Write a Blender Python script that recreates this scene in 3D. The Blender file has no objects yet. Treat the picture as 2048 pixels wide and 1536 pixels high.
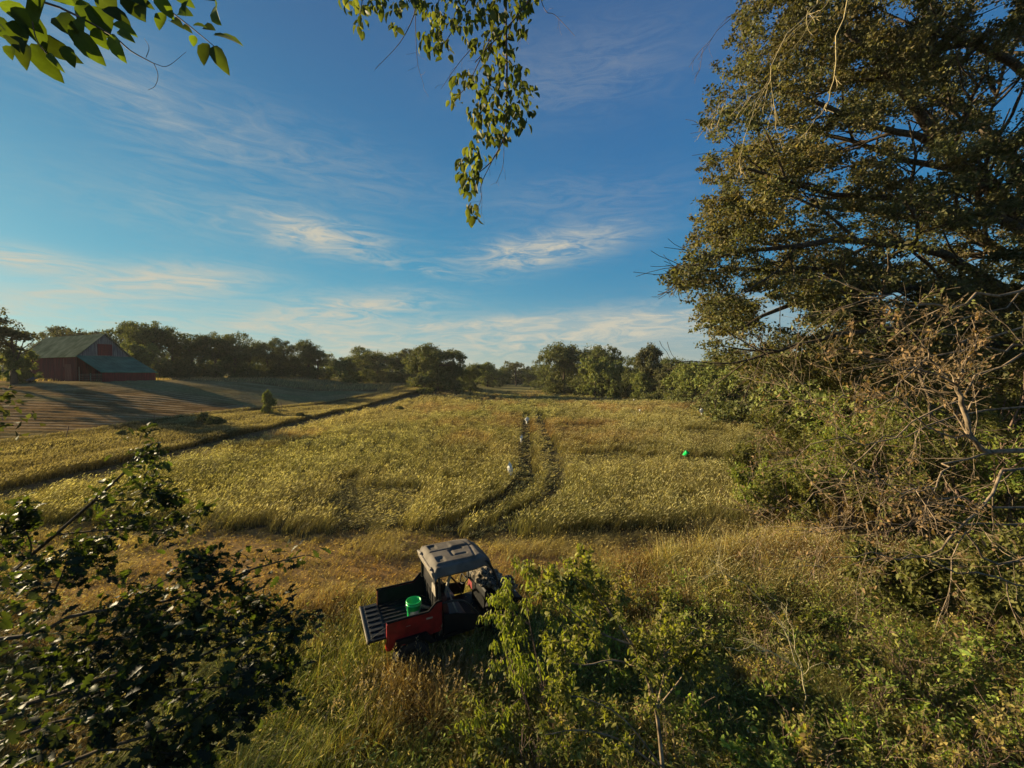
import bpy, bmesh, math, random
import numpy as np
from mathutils import Vector, Matrix
R = math.radians
sc = bpy.context.scene
# ------------------------------------------------------------------ camera
F = 800.0; CX, CY, HORIZ = 1024.0, 768.0, 748.0
PITCH = math.atan((CY-HORIZ)/F); CAMZ = 6.0
cam = bpy.data.cameras.new('camera'); camo = bpy.data.objects.new('camera', cam); sc.collection.objects.link(camo)
cam.sensor_fit = 'HORIZONTAL'; cam.sensor_width = 36; cam.lens = 36*F/2048; cam.clip_start = 0.05; cam.clip_end = 6000
camo.location = (0, 0, CAMZ); camo.rotation_euler = (math.pi/2-PITCH, 0, 0); sc.camera = camo
# ------------------------------------------------------------------ light
SUN_AZ, SUN_EL = -66.0, 14.0           # azimuth from +Y (negative = left)
sd = Vector((math.sin(R(SUN_AZ))*math.cos(R(SUN_EL)), math.cos(R(SUN_AZ))*math.cos(R(SUN_EL)), math.sin(R(SUN_EL))))
sun = bpy.data.lights.new('sun', 'SUN'); suno = bpy.data.objects.new('sun', sun); sc.collection.objects.link(suno)
sun.energy = 5.0; sun.angle = R(0.6); sun.color = (1.0, 0.81, 0.49)
suno.rotation_euler = sd.to_track_quat('Z', 'Y').to_euler(); suno.location = (-30, 10, 30)
sc.view_settings.view_transform = 'Standard'; sc.view_settings.look = 'None'; sc.view_settings.gamma = 1
sc.view_settings.exposure = 1.4
# world: Nishita + thin cirrus placed by azimuth and elevation
w = bpy.data.worlds.new('World'); sc.world = w; w.use_nodes = True
nt = w.node_tree; nt.nodes.clear(); N = nt.nodes.new; Lk = nt.links.new
def mth(op, a, b=None, c=None, clamp=False, tree=None):
    t = tree or nt
    n = t.nodes.new('ShaderNodeMath'); n.operation = op; n.use_clamp = clamp
    for i, v in enumerate((a, b, c)):
        if v is None: continue
        if isinstance(v, (int, float)): n.inputs[i].default_value = v
        else: t.links.new(v, n.inputs[i])
    return n.outputs[0]
sky = N('ShaderNodeTexSky'); sky.sky_type = 'NISHITA'; sky.sun_disc = False
sky.sun_elevation = R(SUN_EL); sky.sun_rotation = R(SUN_AZ); sky.altitude = 200; sky.air_density = 1.15; sky.dust_density = 0.6; sky.ozone_density = 3.0
SKY_K = 0.055
geo = N('ShaderNodeNewGeometry'); sep = N('ShaderNodeSeparateXYZ')
tc = N('ShaderNodeTexCoord'); Lk(tc.outputs['Generated'], sep.inputs[0])
az = mth('ARCTAN2', sep.outputs[0], sep.outputs[1]); el = mth('ARCSINE', sep.outputs[2])
comb = N('ShaderNodeCombineXYZ'); Lk(az, comb.inputs[0]); Lk(el, comb.inputs[1])
def wnoise(sx, sy, rot, det, rough, dist=0.0, loc=(0, 0, 0)):
    m = N('ShaderNodeMapping'); m.inputs['Scale'].default_value = (sx, sy, 1); m.inputs['Rotation'].default_value = (0, 0, rot); m.inputs['Location'].default_value = loc
    Lk(comb.outputs[0], m.inputs[0]); n = N('ShaderNodeTexNoise'); n.inputs['Scale'].default_value = 1; n.inputs['Detail'].default_value = det
    n.inputs['Roughness'].default_value = rough; n.inputs['Distortion'].default_value = dist; Lk(m.outputs[0], n.inputs[0]); return n.outputs[0]
n1 = wnoise(9, 46, R(14), 9, .66, 1.3)
n2 = wnoise(2.2, 10, R(5), 5, .55, .5, (3, 1, 0))
def azel(px, py):
    x, y = (px-CX)/F, 1.0; z = (HORIZ-py)/F
    return math.atan2(x, y), math.atan2(z, math.hypot(x, y))
def blob(px, py, wx, wy, tilt, amp):
    a, e = azel(px, py); kx = F*(1+math.tan(a)**2)
    da = mth('SUBTRACT', az, a); de = mth('SUBTRACT', el, e)
    de2 = mth('SUBTRACT', de, mth('MULTIPLY', da, tilt))
    s = mth('ADD', mth('POWER', mth('DIVIDE', mth('ABSOLUTE', da), wx/kx), 2.0), mth('POWER', mth('DIVIDE', mth('ABSOLUTE', de2), wy/F), 2.0))
    return mth('MULTIPLY', mth('EXPONENT', mth('MULTIPLY', s, -1.0)), amp)
BL = [(645, 475, 130, 28, -.05, 1.7), (1075, 505, 150, 28, .12, 1.9), (700, 622, 180, 28, .14, 1.7), (360, 565, 180, 26, .15, 1.5), (40, 517, 140, 13, 0, 2.2),
      (850, 540, 120, 10, -.12, .8), (940, 650, 140, 10, .1, 1.0), (1200, 655, 420, 36, .08, 1.1), (560, 655, 100, 12, .05, .4), (60, 600, 220, 22, .1, .7),
      (850, 700, 650, 45, 0, .85), (1330, 640, 160, 20, .08, .45), (600, 320, 300, 60, -.1, .28), (300, 220, 260, 60, -.2, .34), (1150, 160, 220, 60, 0, .25), (160, 650, 280, 30, 0, .5), (350, 420, 260, 40, 0, .3), (1150, 400, 220, 40, 0, .25)]
cl = None
for b in BL:
    v = blob(*b); cl = v if cl is None else mth('ADD', cl, v)
r1 = mth('MULTIPLY', mth('SUBTRACT', n1, .40), 3.4, clamp=True)
r2 = mth('MULTIPLY', mth('SUBTRACT', n2, .34), 2.6, clamp=True)
tex = mth('ADD', mth('MULTIPLY', r1, .7), mth('MULTIPLY', r2, .4))
cm = mth('MULTIPLY', cl, tex, clamp=True); cm = mth('MULTIPLY', cm, .9, clamp=True)
def lin(c): return tuple((((v/255+.055)/1.055)**2.4 if v > 10 else v/255/12.92)/(SKY_K*2**sc.view_settings.exposure) for v in c)
def ramp(stops):
    n = N('ShaderNodeValToRGB'); n.color_ramp.interpolation = 'B_SPLINE'; e = n.color_ramp.elements
    while len(e) < len(stops): e.new(.5)
    for q, (deg, c) in zip(e, stops): q.position = max(0, min(1, deg/60)); q.color = (*[v*SKY_K*2**sc.view_settings.exposure for v in lin(c)], 1)
    Lk(mth('DIVIDE', el, R(60), clamp=True), n.inputs[0])
    m = N('ShaderNodeVectorMath'); m.operation = 'SCALE'; Lk(n.outputs[0], m.inputs[0]); m.inputs['Scale'].default_value = 1/(SKY_K*2**sc.view_settings.exposure); return m.outputs[0]
rl = ramp([(0, (150, 190, 178)), (5, (130, 195, 200)), (12, (80, 172, 192)), (25, (58, 132, 172)), (40, (66, 106, 146)), (60, (50, 78, 125))])
rr = ramp([(0, (150, 165, 160)), (5, (122, 164, 178)), (11, (58, 142, 180)), (22, (40, 116, 172)), (40, (58, 100, 150)), (60, (50, 80, 130))])
tgr = N('ShaderNodeMix'); tgr.data_type = 'RGBA'; Lk(mth('DIVIDE', mth('SUBTRACT', R(8), mth('ABSOLUTE', mth('SUBTRACT', az, R(SUN_AZ), ), )), R(-75), clamp=True), tgr.inputs[0]); Lk(rl, tgr.inputs[6]); Lk(rr, tgr.inputs[7])
hs = N('ShaderNodeMix'); hs.data_type = 'RGBA'; hs.inputs[0].default_value = .9; Lk(sky.outputs[0], hs.inputs[6]); Lk(tgr.outputs[2], hs.inputs[7])
cmix = N('ShaderNodeMix'); cmix.data_type = 'RGBA'; Lk(cm, cmix.inputs[0]); Lk(hs.outputs[2], cmix.inputs[6])
cmix.inputs[7].default_value = (*lin((206, 200, 180)), 1)
bg = N('ShaderNodeBackground'); bg.inputs['Strength'].default_value = SKY_K; Lk(cmix.outputs[2], bg.inputs[0])
wo = N('ShaderNodeOutputWorld'); Lk(bg.outputs[0], wo.inputs[0])
# ------------------------------------------------------------------ helpers
fw = Vector((0, math.cos(PITCH), -math.sin(PITCH))); upv = Vector((0, math.sin(PITCH), math.cos(PITCH)))
def P(px, py, d):
    v = fw*d + upv*((CY-py)/F*d); return Vector(((px-CX)/F*d, v.y, v.z+CAMZ))
def sst(a, b, x):
    t = np.clip((np.asarray(x, float)-a)/(b-a), 0, 1); return t*t*(3-2*t)
def hsh(ix, iy, s):
    v = np.sin(ix*127.1+iy*311.7+s*74.7)*43758.5453; return v-np.floor(v)
def vn(x, y, s=0):
    x = np.asarray(x, float); y = np.asarray(y, float); ix = np.floor(x); iy = np.floor(y); fx = x-ix; fy = y-iy
    fx = fx*fx*(3-2*fx); fy = fy*fy*(3-2*fy)
    return (hsh(ix, iy, s)*(1-fx)+hsh(ix+1, iy, s)*fx)*(1-fy)+(hsh(ix, iy+1, s)*(1-fx)+hsh(ix+1, iy+1, s)*fx)*fy
def fbm(x, y, s=0, o=3):
    t = 0; a = .5; n = 0
    for i in range(o): t = t+a*vn(x*2**i, y*2**i, s+i*7); n += a; a *= .5
    return t/n
def H(x, y):
    x = np.asarray(x, float); y = np.asarray(y, float)
    h = 4.7*sst(-28, -74, x)*sst(22, 80, y); h = np.maximum(h, 2.6*sst(0, -34, x)*sst(66, 112, y))+0*x
    h = h + .25*(fbm(x/14, y/14, 3)-.5)*sst(8, 25, y) + .12*(fbm(x/3, y/3, 9)-.5)
    h = h + 1.2*sst(12, 40, x)*sst(10, 40, y)*(1-sst(60, 90, y))
    h = h + 3.0*sst(150, 400, np.hypot(x, y))
    return h
def link(o):
    sc.collection.objects.link(o); return o
class MB:
    def __init__(s): s.v = []; s.t = []; s.q = []; s.c = []; s.n = 0
    def add(s, v, t=None, q=None, c=None):
        v = np.asarray(v, np.float32).reshape(-1, 3)
        if t is not None and len(t): s.t.append(np.asarray(t, np.int64).reshape(-1, 3)+s.n)
        if q is not None and len(q): s.q.append(np.asarray(q, np.int64).reshape(-1, 4)+s.n)
        if c is None: c = np.ones((len(v), 3))*.5
        c = np.asarray(c, np.float32)
        if c.ndim == 1: c = np.tile(c, (len(v), 1))
        s.c.append(c); s.v.append(v); s.n += len(v)
    def build(s, name, mat, parent=None, smooth=False, col=True, origin=None):
        v = np.concatenate(s.v); t = np.concatenate(s.t) if s.t else np.zeros((0, 3), int); q = np.concatenate(s.q) if s.q else np.zeros((0, 4), int)
        if origin is not None: v = v-np.asarray(origin, np.float32)
        me = bpy.data.meshes.new(name); me.vertices.add(len(v)); me.vertices.foreach_set('co', v.ravel())
        me.loops.add(3*len(t)+4*len(q)); me.loops.foreach_set('vertex_index', np.concatenate([t.ravel(), q.ravel()]).astype(np.int32))
        me.polygons.add(len(t)+len(q))
        me.polygons.foreach_set('loop_start', np.concatenate([np.arange(len(t))*3, 3*len(t)+np.arange(len(q))*4]).astype(np.int32))
        me.polygons.foreach_set('loop_total', np.concatenate([np.full(len(t), 3), np.full(len(q), 4)]).astype(np.int32))
        if smooth: me.polygons.foreach_set('use_smooth', np.ones(len(t)+len(q), bool))
        if col:
            a = me.attributes.new('Col', 'FLOAT_COLOR', 'POINT'); c = np.concatenate(s.c); a.data.foreach_set('color', np.concatenate([c, np.ones((len(c), 1), np.float32)], 1).ravel())
        me.update(calc_edges=True); me.materials.append(mat)
        o = link(bpy.data.objects.new(name, me)); o.parent = parent
        if origin is not None and parent is None: o.location = origin
        return o
def tube(mb, pts, rad, sides=5, c=None):
    p = np.asarray([tuple(a) for a in pts], float); n = len(p); r = np.asarray(rad, float)
    t = np.gradient(p, axis=0); t /= np.linalg.norm(t, axis=1)[:, None]+1e-9
    m = t.mean(0); ref = np.array([0, 0, 1.]) if abs(m[2]) < .8*np.linalg.norm(m) else np.array([1., 0, 0])
    u = np.cross(t, ref); u /= np.linalg.norm(u, axis=1)[:, None]+1e-9; w_ = np.cross(t, u)
    a = np.arange(sides)*2*math.pi/sides
    v = p[:, None]+r[:, None, None]*(np.cos(a)[None, :, None]*u[:, None]+np.sin(a)[None, :, None]*w_[:, None])
    i = np.arange(n-1)[:, None]*sides; j = np.arange(sides)[None]; j2 = (j+1) % sides
    q = np.stack([i+j, i+j2, i+sides+j2, i+sides+j], -1).reshape(-1, 4)
    mb.add(v.reshape(-1, 3), q=q, c=c)
def crv(ctrl, n=12):
    c = [np.array(tuple(a), float) for a in ctrl]; c = [2*c[0]-c[1]]+c+[2*c[-1]-c[-2]]; out = []
    k = len(c)-3
    for i in range(n):
        s = i/(n-1)*k; j = min(int(s), k-1); f = s-j; p0, p1, p2, p3 = c[j:j+4]
        out.append(.5*((2*p1)+(-p0+p2)*f+(2*p0-5*p1+4*p2-p3)*f*f+(-p0+3*p1-3*p2+p3)*f**3))
    return np.array(out)
def grow(rng, start, d, L, r, lev, mx, out, kids=(3, 5), curv=.5, spread=.8, droop=0., ratio=.62, nseg=6, tmin=.25):
    d = np.asarray(d, float); d = d/np.linalg.norm(d); p = np.asarray(start, float); pts = [p]
    for i in range(nseg):
        d = d+rng.normal(0, curv/nseg**.5*.6, 3); d[2] += droop/nseg; d /= np.linalg.norm(d); p = p+d*L/nseg; pts.append(p)
    pts = np.array(pts); rad = np.linspace(r, r*.35, nseg+1); out.append((lev, pts, rad))
    if lev < mx: sub(rng, pts, rad, L, lev, mx, out, kids, curv, spread, droop, ratio, nseg, tmin)
def sub(rng, pts, rad, L, lev, mx, out, kids=(3, 5), curv=.5, spread=.8, droop=0., ratio=.62, nseg=6, tmin=.25):
    n = len(pts)
    for k in range(rng.integers(kids[0], kids[1]+1)):
        t = tmin+(1-tmin)*rng.random(); f = t*(n-1); i = min(int(f), n-2); q = pts[i]+(pts[i+1]-pts[i])*(f-i)
        dd = pts[i+1]-pts[i]; dd = dd/(np.linalg.norm(dd)+1e-9); s = rng.normal(0, 1, 3); s -= dd*s.dot(dd); s /= np.linalg.norm(s)
        a = spread*(.6+.7*rng.random()); nd = dd*math.cos(a)+s*math.sin(a)
        grow(rng, q, nd, L*ratio*(1.15-.5*t)*(.7+.6*rng.random()), max(rad[i]*.6, .0012), lev+1, mx, out, kids, curv, spread, droop, ratio, max(3, nseg-1), .15)
def nrm(a): return a/(np.linalg.norm(a, axis=-1, keepdims=True)+1e-9)
# leaf templates: (u along, v across, w up), tris
def leaf_t(kind):
    if kind == 'tiny':
        v = [(0, 0, 0), (.5, .5, .12), (1, 0, 0), (.5, -.5, .12)]; t = [(0, 2, 1), (0, 3, 2)]
    elif kind == 'oval':
        us = [0, .12, .35, .65, .88, 1.0]; ws = [0, .28, .5, .46, .22, 0]; v = []; t = []
        for u, wd in zip(us, ws): z = -.25*(u-.4)**2; v += [(u, wd, z+.14*wd*2), (u, 0, z), (u, -wd, z+.14*wd*2)]
        for i in range(5):
            a = i*3; t += [(a, a+3, a+4), (a, a+4, a+1), (a+1, a+4, a+5), (a+1, a+5, a+2)]
    elif kind == 'lance':
        v = [(0, 0, 0), (.3, .45, .06), (.3, -.45, .06), (.35, 0, 0), (.7, .35, -.04), (.7, -.35, -.04), (.7, 0, -.08), (1, 0, -.2)]
        t = [(0, 3, 1), (0, 2, 3), (1, 3, 6), (1, 6, 4), (3, 2, 5), (3, 5, 6), (4, 6, 7), (6, 5, 7)]
    else:  # oak, lobed
        us = [0, .1, .22, .30, .42, .52, .64, .74, .86, 1.0]; ws = [.0, .06, .3, .14, .46, .2, .5, .28, .34, .0]; v = []; t = []
        for u, wd in zip(us, ws): z = -.3*(u-.4)**2; v += [(u, wd, z+.1*wd*2), (u, 0, z), (u, -wd, z+.1*wd*2)]
        for i in range(9):
            a = i*3; t += [(a, a+3, a+4), (a, a+4, a+1), (a+1, a+4, a+5), (a+1, a+5, a+2)]
    return np.array(v, float), np.array(t)
LT = {k: leaf_t(k) for k in ('tiny', 'oval', 'lance', 'oak')}
def leaves(mb, pos, ax, nor, L, Wd, kind, col):
    V, T = LT[kind]; n = len(pos); ax = nrm(ax); sdv = nrm(np.cross(nor, ax)); up = np.cross(ax, sdv)
    L = np.broadcast_to(L, n)[:, None, None]; Wd = np.broadcast_to(Wd, n)[:, None, None]
    v = pos[:, None]+V[None, :, 0:1]*L*ax[:, None]+V[None, :, 1:2]*Wd*sdv[:, None]+V[None, :, 2:3]*L*up[:, None]
    t = (T[None]+np.arange(n)[:, None, None]*len(V)).reshape(-1, 3)
    mb.add(v.reshape(-1, 3), t=t, c=np.repeat(col, len(V), 0))
def pal(rng, n, cols, jit=.25, wts=None):
    cols = np.array(cols, float); i = rng.choice(len(cols), n, p=wts); j = rng.choice(len(cols), n, p=wts); f = rng.random((n, 1))*.5
    return (cols[i]*(1-f)+cols[j]*f)*(1+jit*rng.normal(0, 1, (n, 1))).clip(.4, 1.8)
def tag(o, label=None, cat=None, group=None, kind=None):
    if label: o['label'] = label
    if cat: o['category'] = cat
    if group: o['group'] = group
    if kind: o['kind'] = kind
    return o
def empty(name, loc, label, cat, group=None, rz=0):
    o = link(bpy.data.objects.new(name, None)); o.location = loc; o.rotation_euler = (0, 0, rz); o.empty_display_size = .3
    return tag(o, label, cat, group)
# ------------------------------------------------------------------ materials
def newmat(name):
    m = bpy.data.materials.new(name); m.use_nodes = True; t = m.node_tree; b = t.nodes['Principled BSDF']; return m, t, b
def attrmat(name, rough=.6, trans=.3, spec=.3, scale=30, var=.35, tcol=(1.3, 1.25, .5)):
    m, t, b = newmat(name); a = t.nodes.new('ShaderNodeAttribute'); a.attribute_name = 'Col'
    tc_ = t.nodes.new('ShaderNodeTexCoord'); n = t.nodes.new('ShaderNodeTexNoise'); n.inputs['Scale'].default_value = scale; n.inputs['Detail'].default_value = 3
    t.links.new(tc_.outputs['Object'], n.inputs['Vector'])
    k = mth('ADD', mth('MULTIPLY', n.outputs[0], var*2, tree=t), 1-var, tree=t)
    vm = t.nodes.new('ShaderNodeVectorMath'); vm.operation = 'SCALE'; t.links.new(a.outputs['Color'], vm.inputs[0]); t.links.new(k, vm.inputs['Scale'])
    t.links.new(vm.outputs[0], b.inputs['Base Color']); b.inputs['Roughness'].default_value = rough; b.inputs['Specular IOR Level'].default_value = spec
    if trans:
        tr = t.nodes.new('ShaderNodeBsdfTranslucent'); v2 = t.nodes.new('ShaderNodeVectorMath'); v2.operation = 'MULTIPLY'; t.links.new(vm.outputs[0], v2.inputs[0]); v2.inputs[1].default_value = tcol
        t.links.new(v2.outputs[0], tr.inputs[0]); mx = t.nodes.new('ShaderNodeMixShader'); mx.inputs[0].default_value = trans
        t.links.new(b.outputs[0], mx.inputs[1]); t.links.new(tr.outputs[0], mx.inputs[2]); t.links.new(mx.outputs[0], t.nodes['Material Output'].inputs[0])
    return m
def plain(name, col, rough=.6, metal=0, spec=.4, var=.2, scale=8, bump=0, bscale=40, col2=None):
    m, t, b = newmat(name); tc_ = t.nodes.new('ShaderNodeTexCoord'); n = t.nodes.new('ShaderNodeTexNoise'); n.inputs['Scale'].default_value = scale; n.inputs['Detail'].default_value = 5
    t.links.new(tc_.outputs['Object'], n.inputs['Vector']); rp = t.nodes.new('ShaderNodeValToRGB')
    c2 = col2 or [c*(1+var) for c in col]; c1 = [c*(1-var) for c in col]
    rp.color_ramp.elements[0].position = .35; rp.color_ramp.elements[1].position = .65
    rp.color_ramp.elements[0].color = (*c1, 1); rp.color_ramp.elements[1].color = (*c2, 1)
    t.links.new(n.outputs[0], rp.inputs[0]); t.links.new(rp.outputs[0], b.inputs['Base Color'])
    b.inputs['Roughness'].default_value = rough; b.inputs['Metallic'].default_value = metal; b.inputs['Specular IOR Level'].default_value = spec
    if bump:
        n2_ = t.nodes.new('ShaderNodeTexNoise'); n2_.inputs['Scale'].default_value = bscale; t.links.new(tc_.outputs['Object'], n2_.inputs['Vector'])
        bp = t.nodes.new('ShaderNodeBump'); bp.inputs['Strength'].default_value = bump; t.links.new(n2_.outputs[0], bp.inputs['Height']); t.links.new(bp.outputs[0], b.inputs['Normal'])
    return m
M_leaf = attrmat('foliage', .6, .38, .15); M_far = attrmat('distant_foliage', .8, .25, .1, 3)
M_near = attrmat('near_leaf', .55, .42, .12, 60, .3, (1.35, 1.5, .35)); M_grass = attrmat('grass_blades', .75, .38, .08, 6, .2, (1.25, 1.15, .5))
M_bark = plain('bark', (.085, .065, .045), .95, spec=.08, var=.45, scale=14, bump=.6); M_pale = plain('dead_wood', (.20, .15, .10), .95, spec=.1, var=.55, scale=9, bump=.8, bscale=30)
M_twig = plain('twig_bark', (.16, .10, .075), .8, var=.3, scale=30); M_ground = attrmat('soil_and_thatch', 1.0, 0, 0, 2.5, .5)
# ------------------------------------------------------------------ ground
def xr(y):  # right edge of the field
    return np.interp(y, [14, 18, 30, 50, 62, 85, 107, 130], [9.5, 11.5, 19, 28, 32, 26, 18, 8])
def ylim(X): return np.interp(X, [-74, -62], [77, 97])
def sx(y): return np.interp(y, [20, 50, 62, 75, 97], [-40, -39.5, -36, -33, -27])
def mx_(y): return np.interp(y, [12, 60, 80, 100, 120], [-24.3, -25, -24, -20, -15])
GREEN = np.array((.105, .125, .035)); GOLD = np.array((.35, .29, .12)); STRAW = np.array((.42, .37, .20)); BROWN = np.array((.20, .12, .05)); DIRT = np.array((.13, .085, .05))
def track_x(y):   # centre of the pair of wheel tracks
    return np.interp(y, [13, 15, 17, 19, 22, 27, 40, 60], [-3.6, -1.6, -.1, .9, 1.5, 1.6, 2.1, 2.7])
def lane_lo(x): return np.interp(x, [-30, -12, -3, 3, 9, 14], [11.5, 10.2, 10.4, 12.2, 14.2, 15.4])
def lane_hi(x): return np.interp(x, [-30, -12, 0, 9, 14], [16.5, 15.2, 14.6, 15.7, 16.6])
def zones(x, y):
    wob = .9*(fbm(x/1.3, y/1.3, 21)-.5)
    x2 = x+wob*2; y2 = y+wob*2
    mc = mx_(y); field = (y2+2.2*(fbm(x/.9, y/3, 23)-.5) > lane_hi(x)) & (x2 > mc+2) & (x2 < xr(y)) & (y < 112)
    mow = (x2 > mc-2) & (x2 <= mc+2) & (y > 12) & (y < 120)
    strip = (x2 <= mc-2) & (x2 > sx(y)-2) & (y > 5) & (y < 120)
    rt = (x2 >= xr(y)) & (y > 24) & (x < 50) & (y < 122); mow = mow | rt
    lane = (y2 > lane_lo(x)) & ~field & (y2 <= lane_hi(x)+1.2) & (x > mc+2) & (x < 14)
    return field, mow, strip, lane
def groundcol(x, y):
    n = fbm(x/5, y/5, 31)[..., None]; f, m, s, l = zones(x, y)
    c = BROWN*(1-n)+GOLD*.6*n
    fg = (y < 14) & ~(f | m | s | l); c = np.where((f | s | fg)[..., None], np.array((.055, .045, .022))+.02*n, c)
    c = np.where(m[..., None], np.where((x > 0)[..., None], np.array((.24, .16, .085))*(.8+.4*n), DIRT*.8+GREEN*.3*n), c); c = np.where(l[..., None], BROWN*1.1+GOLD*.2*n, c)
    c = np.where(((x < sx(y)-1) & (y < 100))[..., None], np.array((.165, .098, .042))*(.5+1.0*n), c)
    far = sst(100, 125, y)[..., None]*np.ones_like(c)
    c = c*(1-far)+far*(np.array((.17, .15, .06))*(.7+.6*n))
    return c
def sheet(xs, ys, dz, colf, name, mat, hf=None):
    X, Y = np.meshgrid(xs, ys); Z = H(X, Y)+dz
    if hf is not None: Z = Z+hf(X, Y)
    nx, ny = len(xs), len(ys); i = np.arange(ny-1)[:, None]*nx+np.arange(nx-1)[None]; i = i.ravel()
    mb = MB(); mb.add(np.stack([X, Y, Z], -1).reshape(-1, 3), q=np.stack([i, i+1, i+nx+1, i+nx], 1), c=colf(X, Y).reshape(-1, 3))
    return mb.build(name, mat, smooth=True)
xs = np.concatenate([np.linspace(-1500, -120, 30)[:-1], np.linspace(-120, -30, 90)[:-1], np.linspace(-30, 30, 260)[:-1], np.linspace(30, 90, 60)[:-1], np.linspace(90, 1500, 30)])
ys = np.concatenate([np.linspace(-300, 2, 20)[:-1], np.linspace(2, 35, 150)[:-1], np.linspace(35, 130, 170)[:-1], np.linspace(130, 2500, 50)])
tag(sheet(xs, ys, 0, groundcol, 'ground', M_ground, lambda X, Y: -.35*sst(-4, -7, X-sx(Y))*sst(-3, -7, Y-ylim(X))*sst(22, 26, Y)*sst(-132, -126, X)), kind='structure')
# stubble field, cut rows as real ridges
def ylim(X): return np.interp(X, [-74, -62], [77, 97])
def rowf(X, Y):
    v = (Y-.16*(X+40)-.0016*(X+40)**2)
    p = v/1.55+.9*fbm(X/14, Y/5, 5)+.3*fbm(X/3, Y/2, 6)
    amp = .15*(.2+1.2*fbm(X/9, Y/9, 8))
    return amp*(.5+.5*np.sin(p*2*math.pi))*sst(-1.5, -3.5, X-sx(Y))*sst(-1, -5, Y-ylim(X))*sst(20, 22, Y)-.12*(1-sst(-1.5, -3, X-sx(Y)+.8*(fbm(X/2, Y/2, 4)-.5))*sst(0, -3, Y-ylim(X))*sst(19, 21, Y))
def rowc(X, Y):
    n = fbm(X/3, Y/3, 41)[..., None]; g = sst(.5, .75, fbm(X/14, Y/5, 44))[..., None]*.7+sst(60, 70, Y)[..., None]*.6
    c = np.array((.165, .098, .042))*(.35+1.3*n); g = np.clip(g, 0, 1)*.75
    v = (Y-.16*(X+40)-.0016*(X+40)**2); ph = .5+.5*np.sin((v/1.55+.9*fbm(X/14, Y/5, 5)+.3*fbm(X/3, Y/2, 6))*2*math.pi)
    st = (sst(.45, .95, ph)*sst(.3, .6, fbm(X/5, Y/2, 47)))[..., None]*.75; c = c*1.1*(1-st)+st*np.array((.40, .29, .16))
    return c*(1-g)+g*np.array((.19, .17, .07))
tag(sheet(np.arange(-135, -30, .4), np.arange(18, 98, .25), .05, rowc, 'stubble_field', M_ground, rowf), kind='structure')
# ------------------------------------------------------------------ grass (stuff)
def blades(mb, rng, x, y, h, wd, lean, leanmag, col, head=0., headcol=None, headlen=.12, seg=3, zo=0.):
    n = len(x); z = H(x, y)-.02+zo
    la = lean; dx = np.cos(la)*leanmag; dy = np.sin(la)*leanmag
    fa = rng.normal(0, .9, n); wx, wy = np.cos(fa), np.sin(fa)     # ribbon across direction
    ts = np.linspace(0, 1, seg+1); V = []; 
    for t in ts:
        b = t**2; px_ = x+dx*h*b; py_ = y+dy*h*b; pz = z+h*(t-.32*np.minimum(leanmag, 1.2)*b)
        w_ = wd*(1-t**1.6*.9)*.5
        V.append(np.stack([px_-wx*w_, py_-wy*w_, pz], -1)); V.append(np.stack([px_+wx*w_, py_+wy*w_, pz], -1))
    V = np.stack(V, 1); k = 2*(seg+1); base = np.arange(n)[:, None]*k; q = []
    for s in range(seg): q.append(base+np.array([2*s, 2*s+1, 2*s+3, 2*s+2])[None])
    mb.add(V.reshape(-1, 3), q=np.stack(q, 1).reshape(-1, 4), c=np.repeat(col, k, 0))
    if head > 0:
        m = rng.random(n) < head; tip = (V[m, -1]+V[m, -2])/2; tp = (V[m, -3]+V[m, -4])/2; d = nrm(tip-tp); nn = m.sum()
        d[:, 2] += .05; d = nrm(d)
        leaves(mb, tip-d*headlen*.2, d, nrm(rng.normal(0, 1, (nn, 3))), headlen*(.7+.6*rng.random(nn)), np.maximum(wd[m]*1.35, headlen*.08), 'tiny', headcol[m] if headcol is not None else col[m])
def samp(rng, n, y0, y1, pw=2.0):
    # density falls with distance so that the texture stays even in size
    u = rng.random(n); a = 1-pw+1
    y = (y0**a+(y1**a-y0**a)*u)**(1/a) if abs(a) > 1e-6 else y0*(y1/y0)**u
    x = (rng.random(n)*2-1)*(1.36*y+1.5); return x, y
rng = np.random.default_rng(5)
def tuft(rng, x, y, per, spread):
    # gather blades round tuft centres; returns places, outward direction, tuft id random
    n = len(x)//per; x = x[:n]; y = y[:n]; a = rng.random((n, per))*6.28; r = np.abs(rng.normal(0, 1, (n, per)))*(spread*(1+y/40))[:, None]
    tr = np.repeat(rng.random((n, 3)), per, 0); return (x[:, None]+r*np.cos(a)).ravel(), (y[:, None]+r*np.sin(a)).ravel(), a.ravel(), tr
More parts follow.
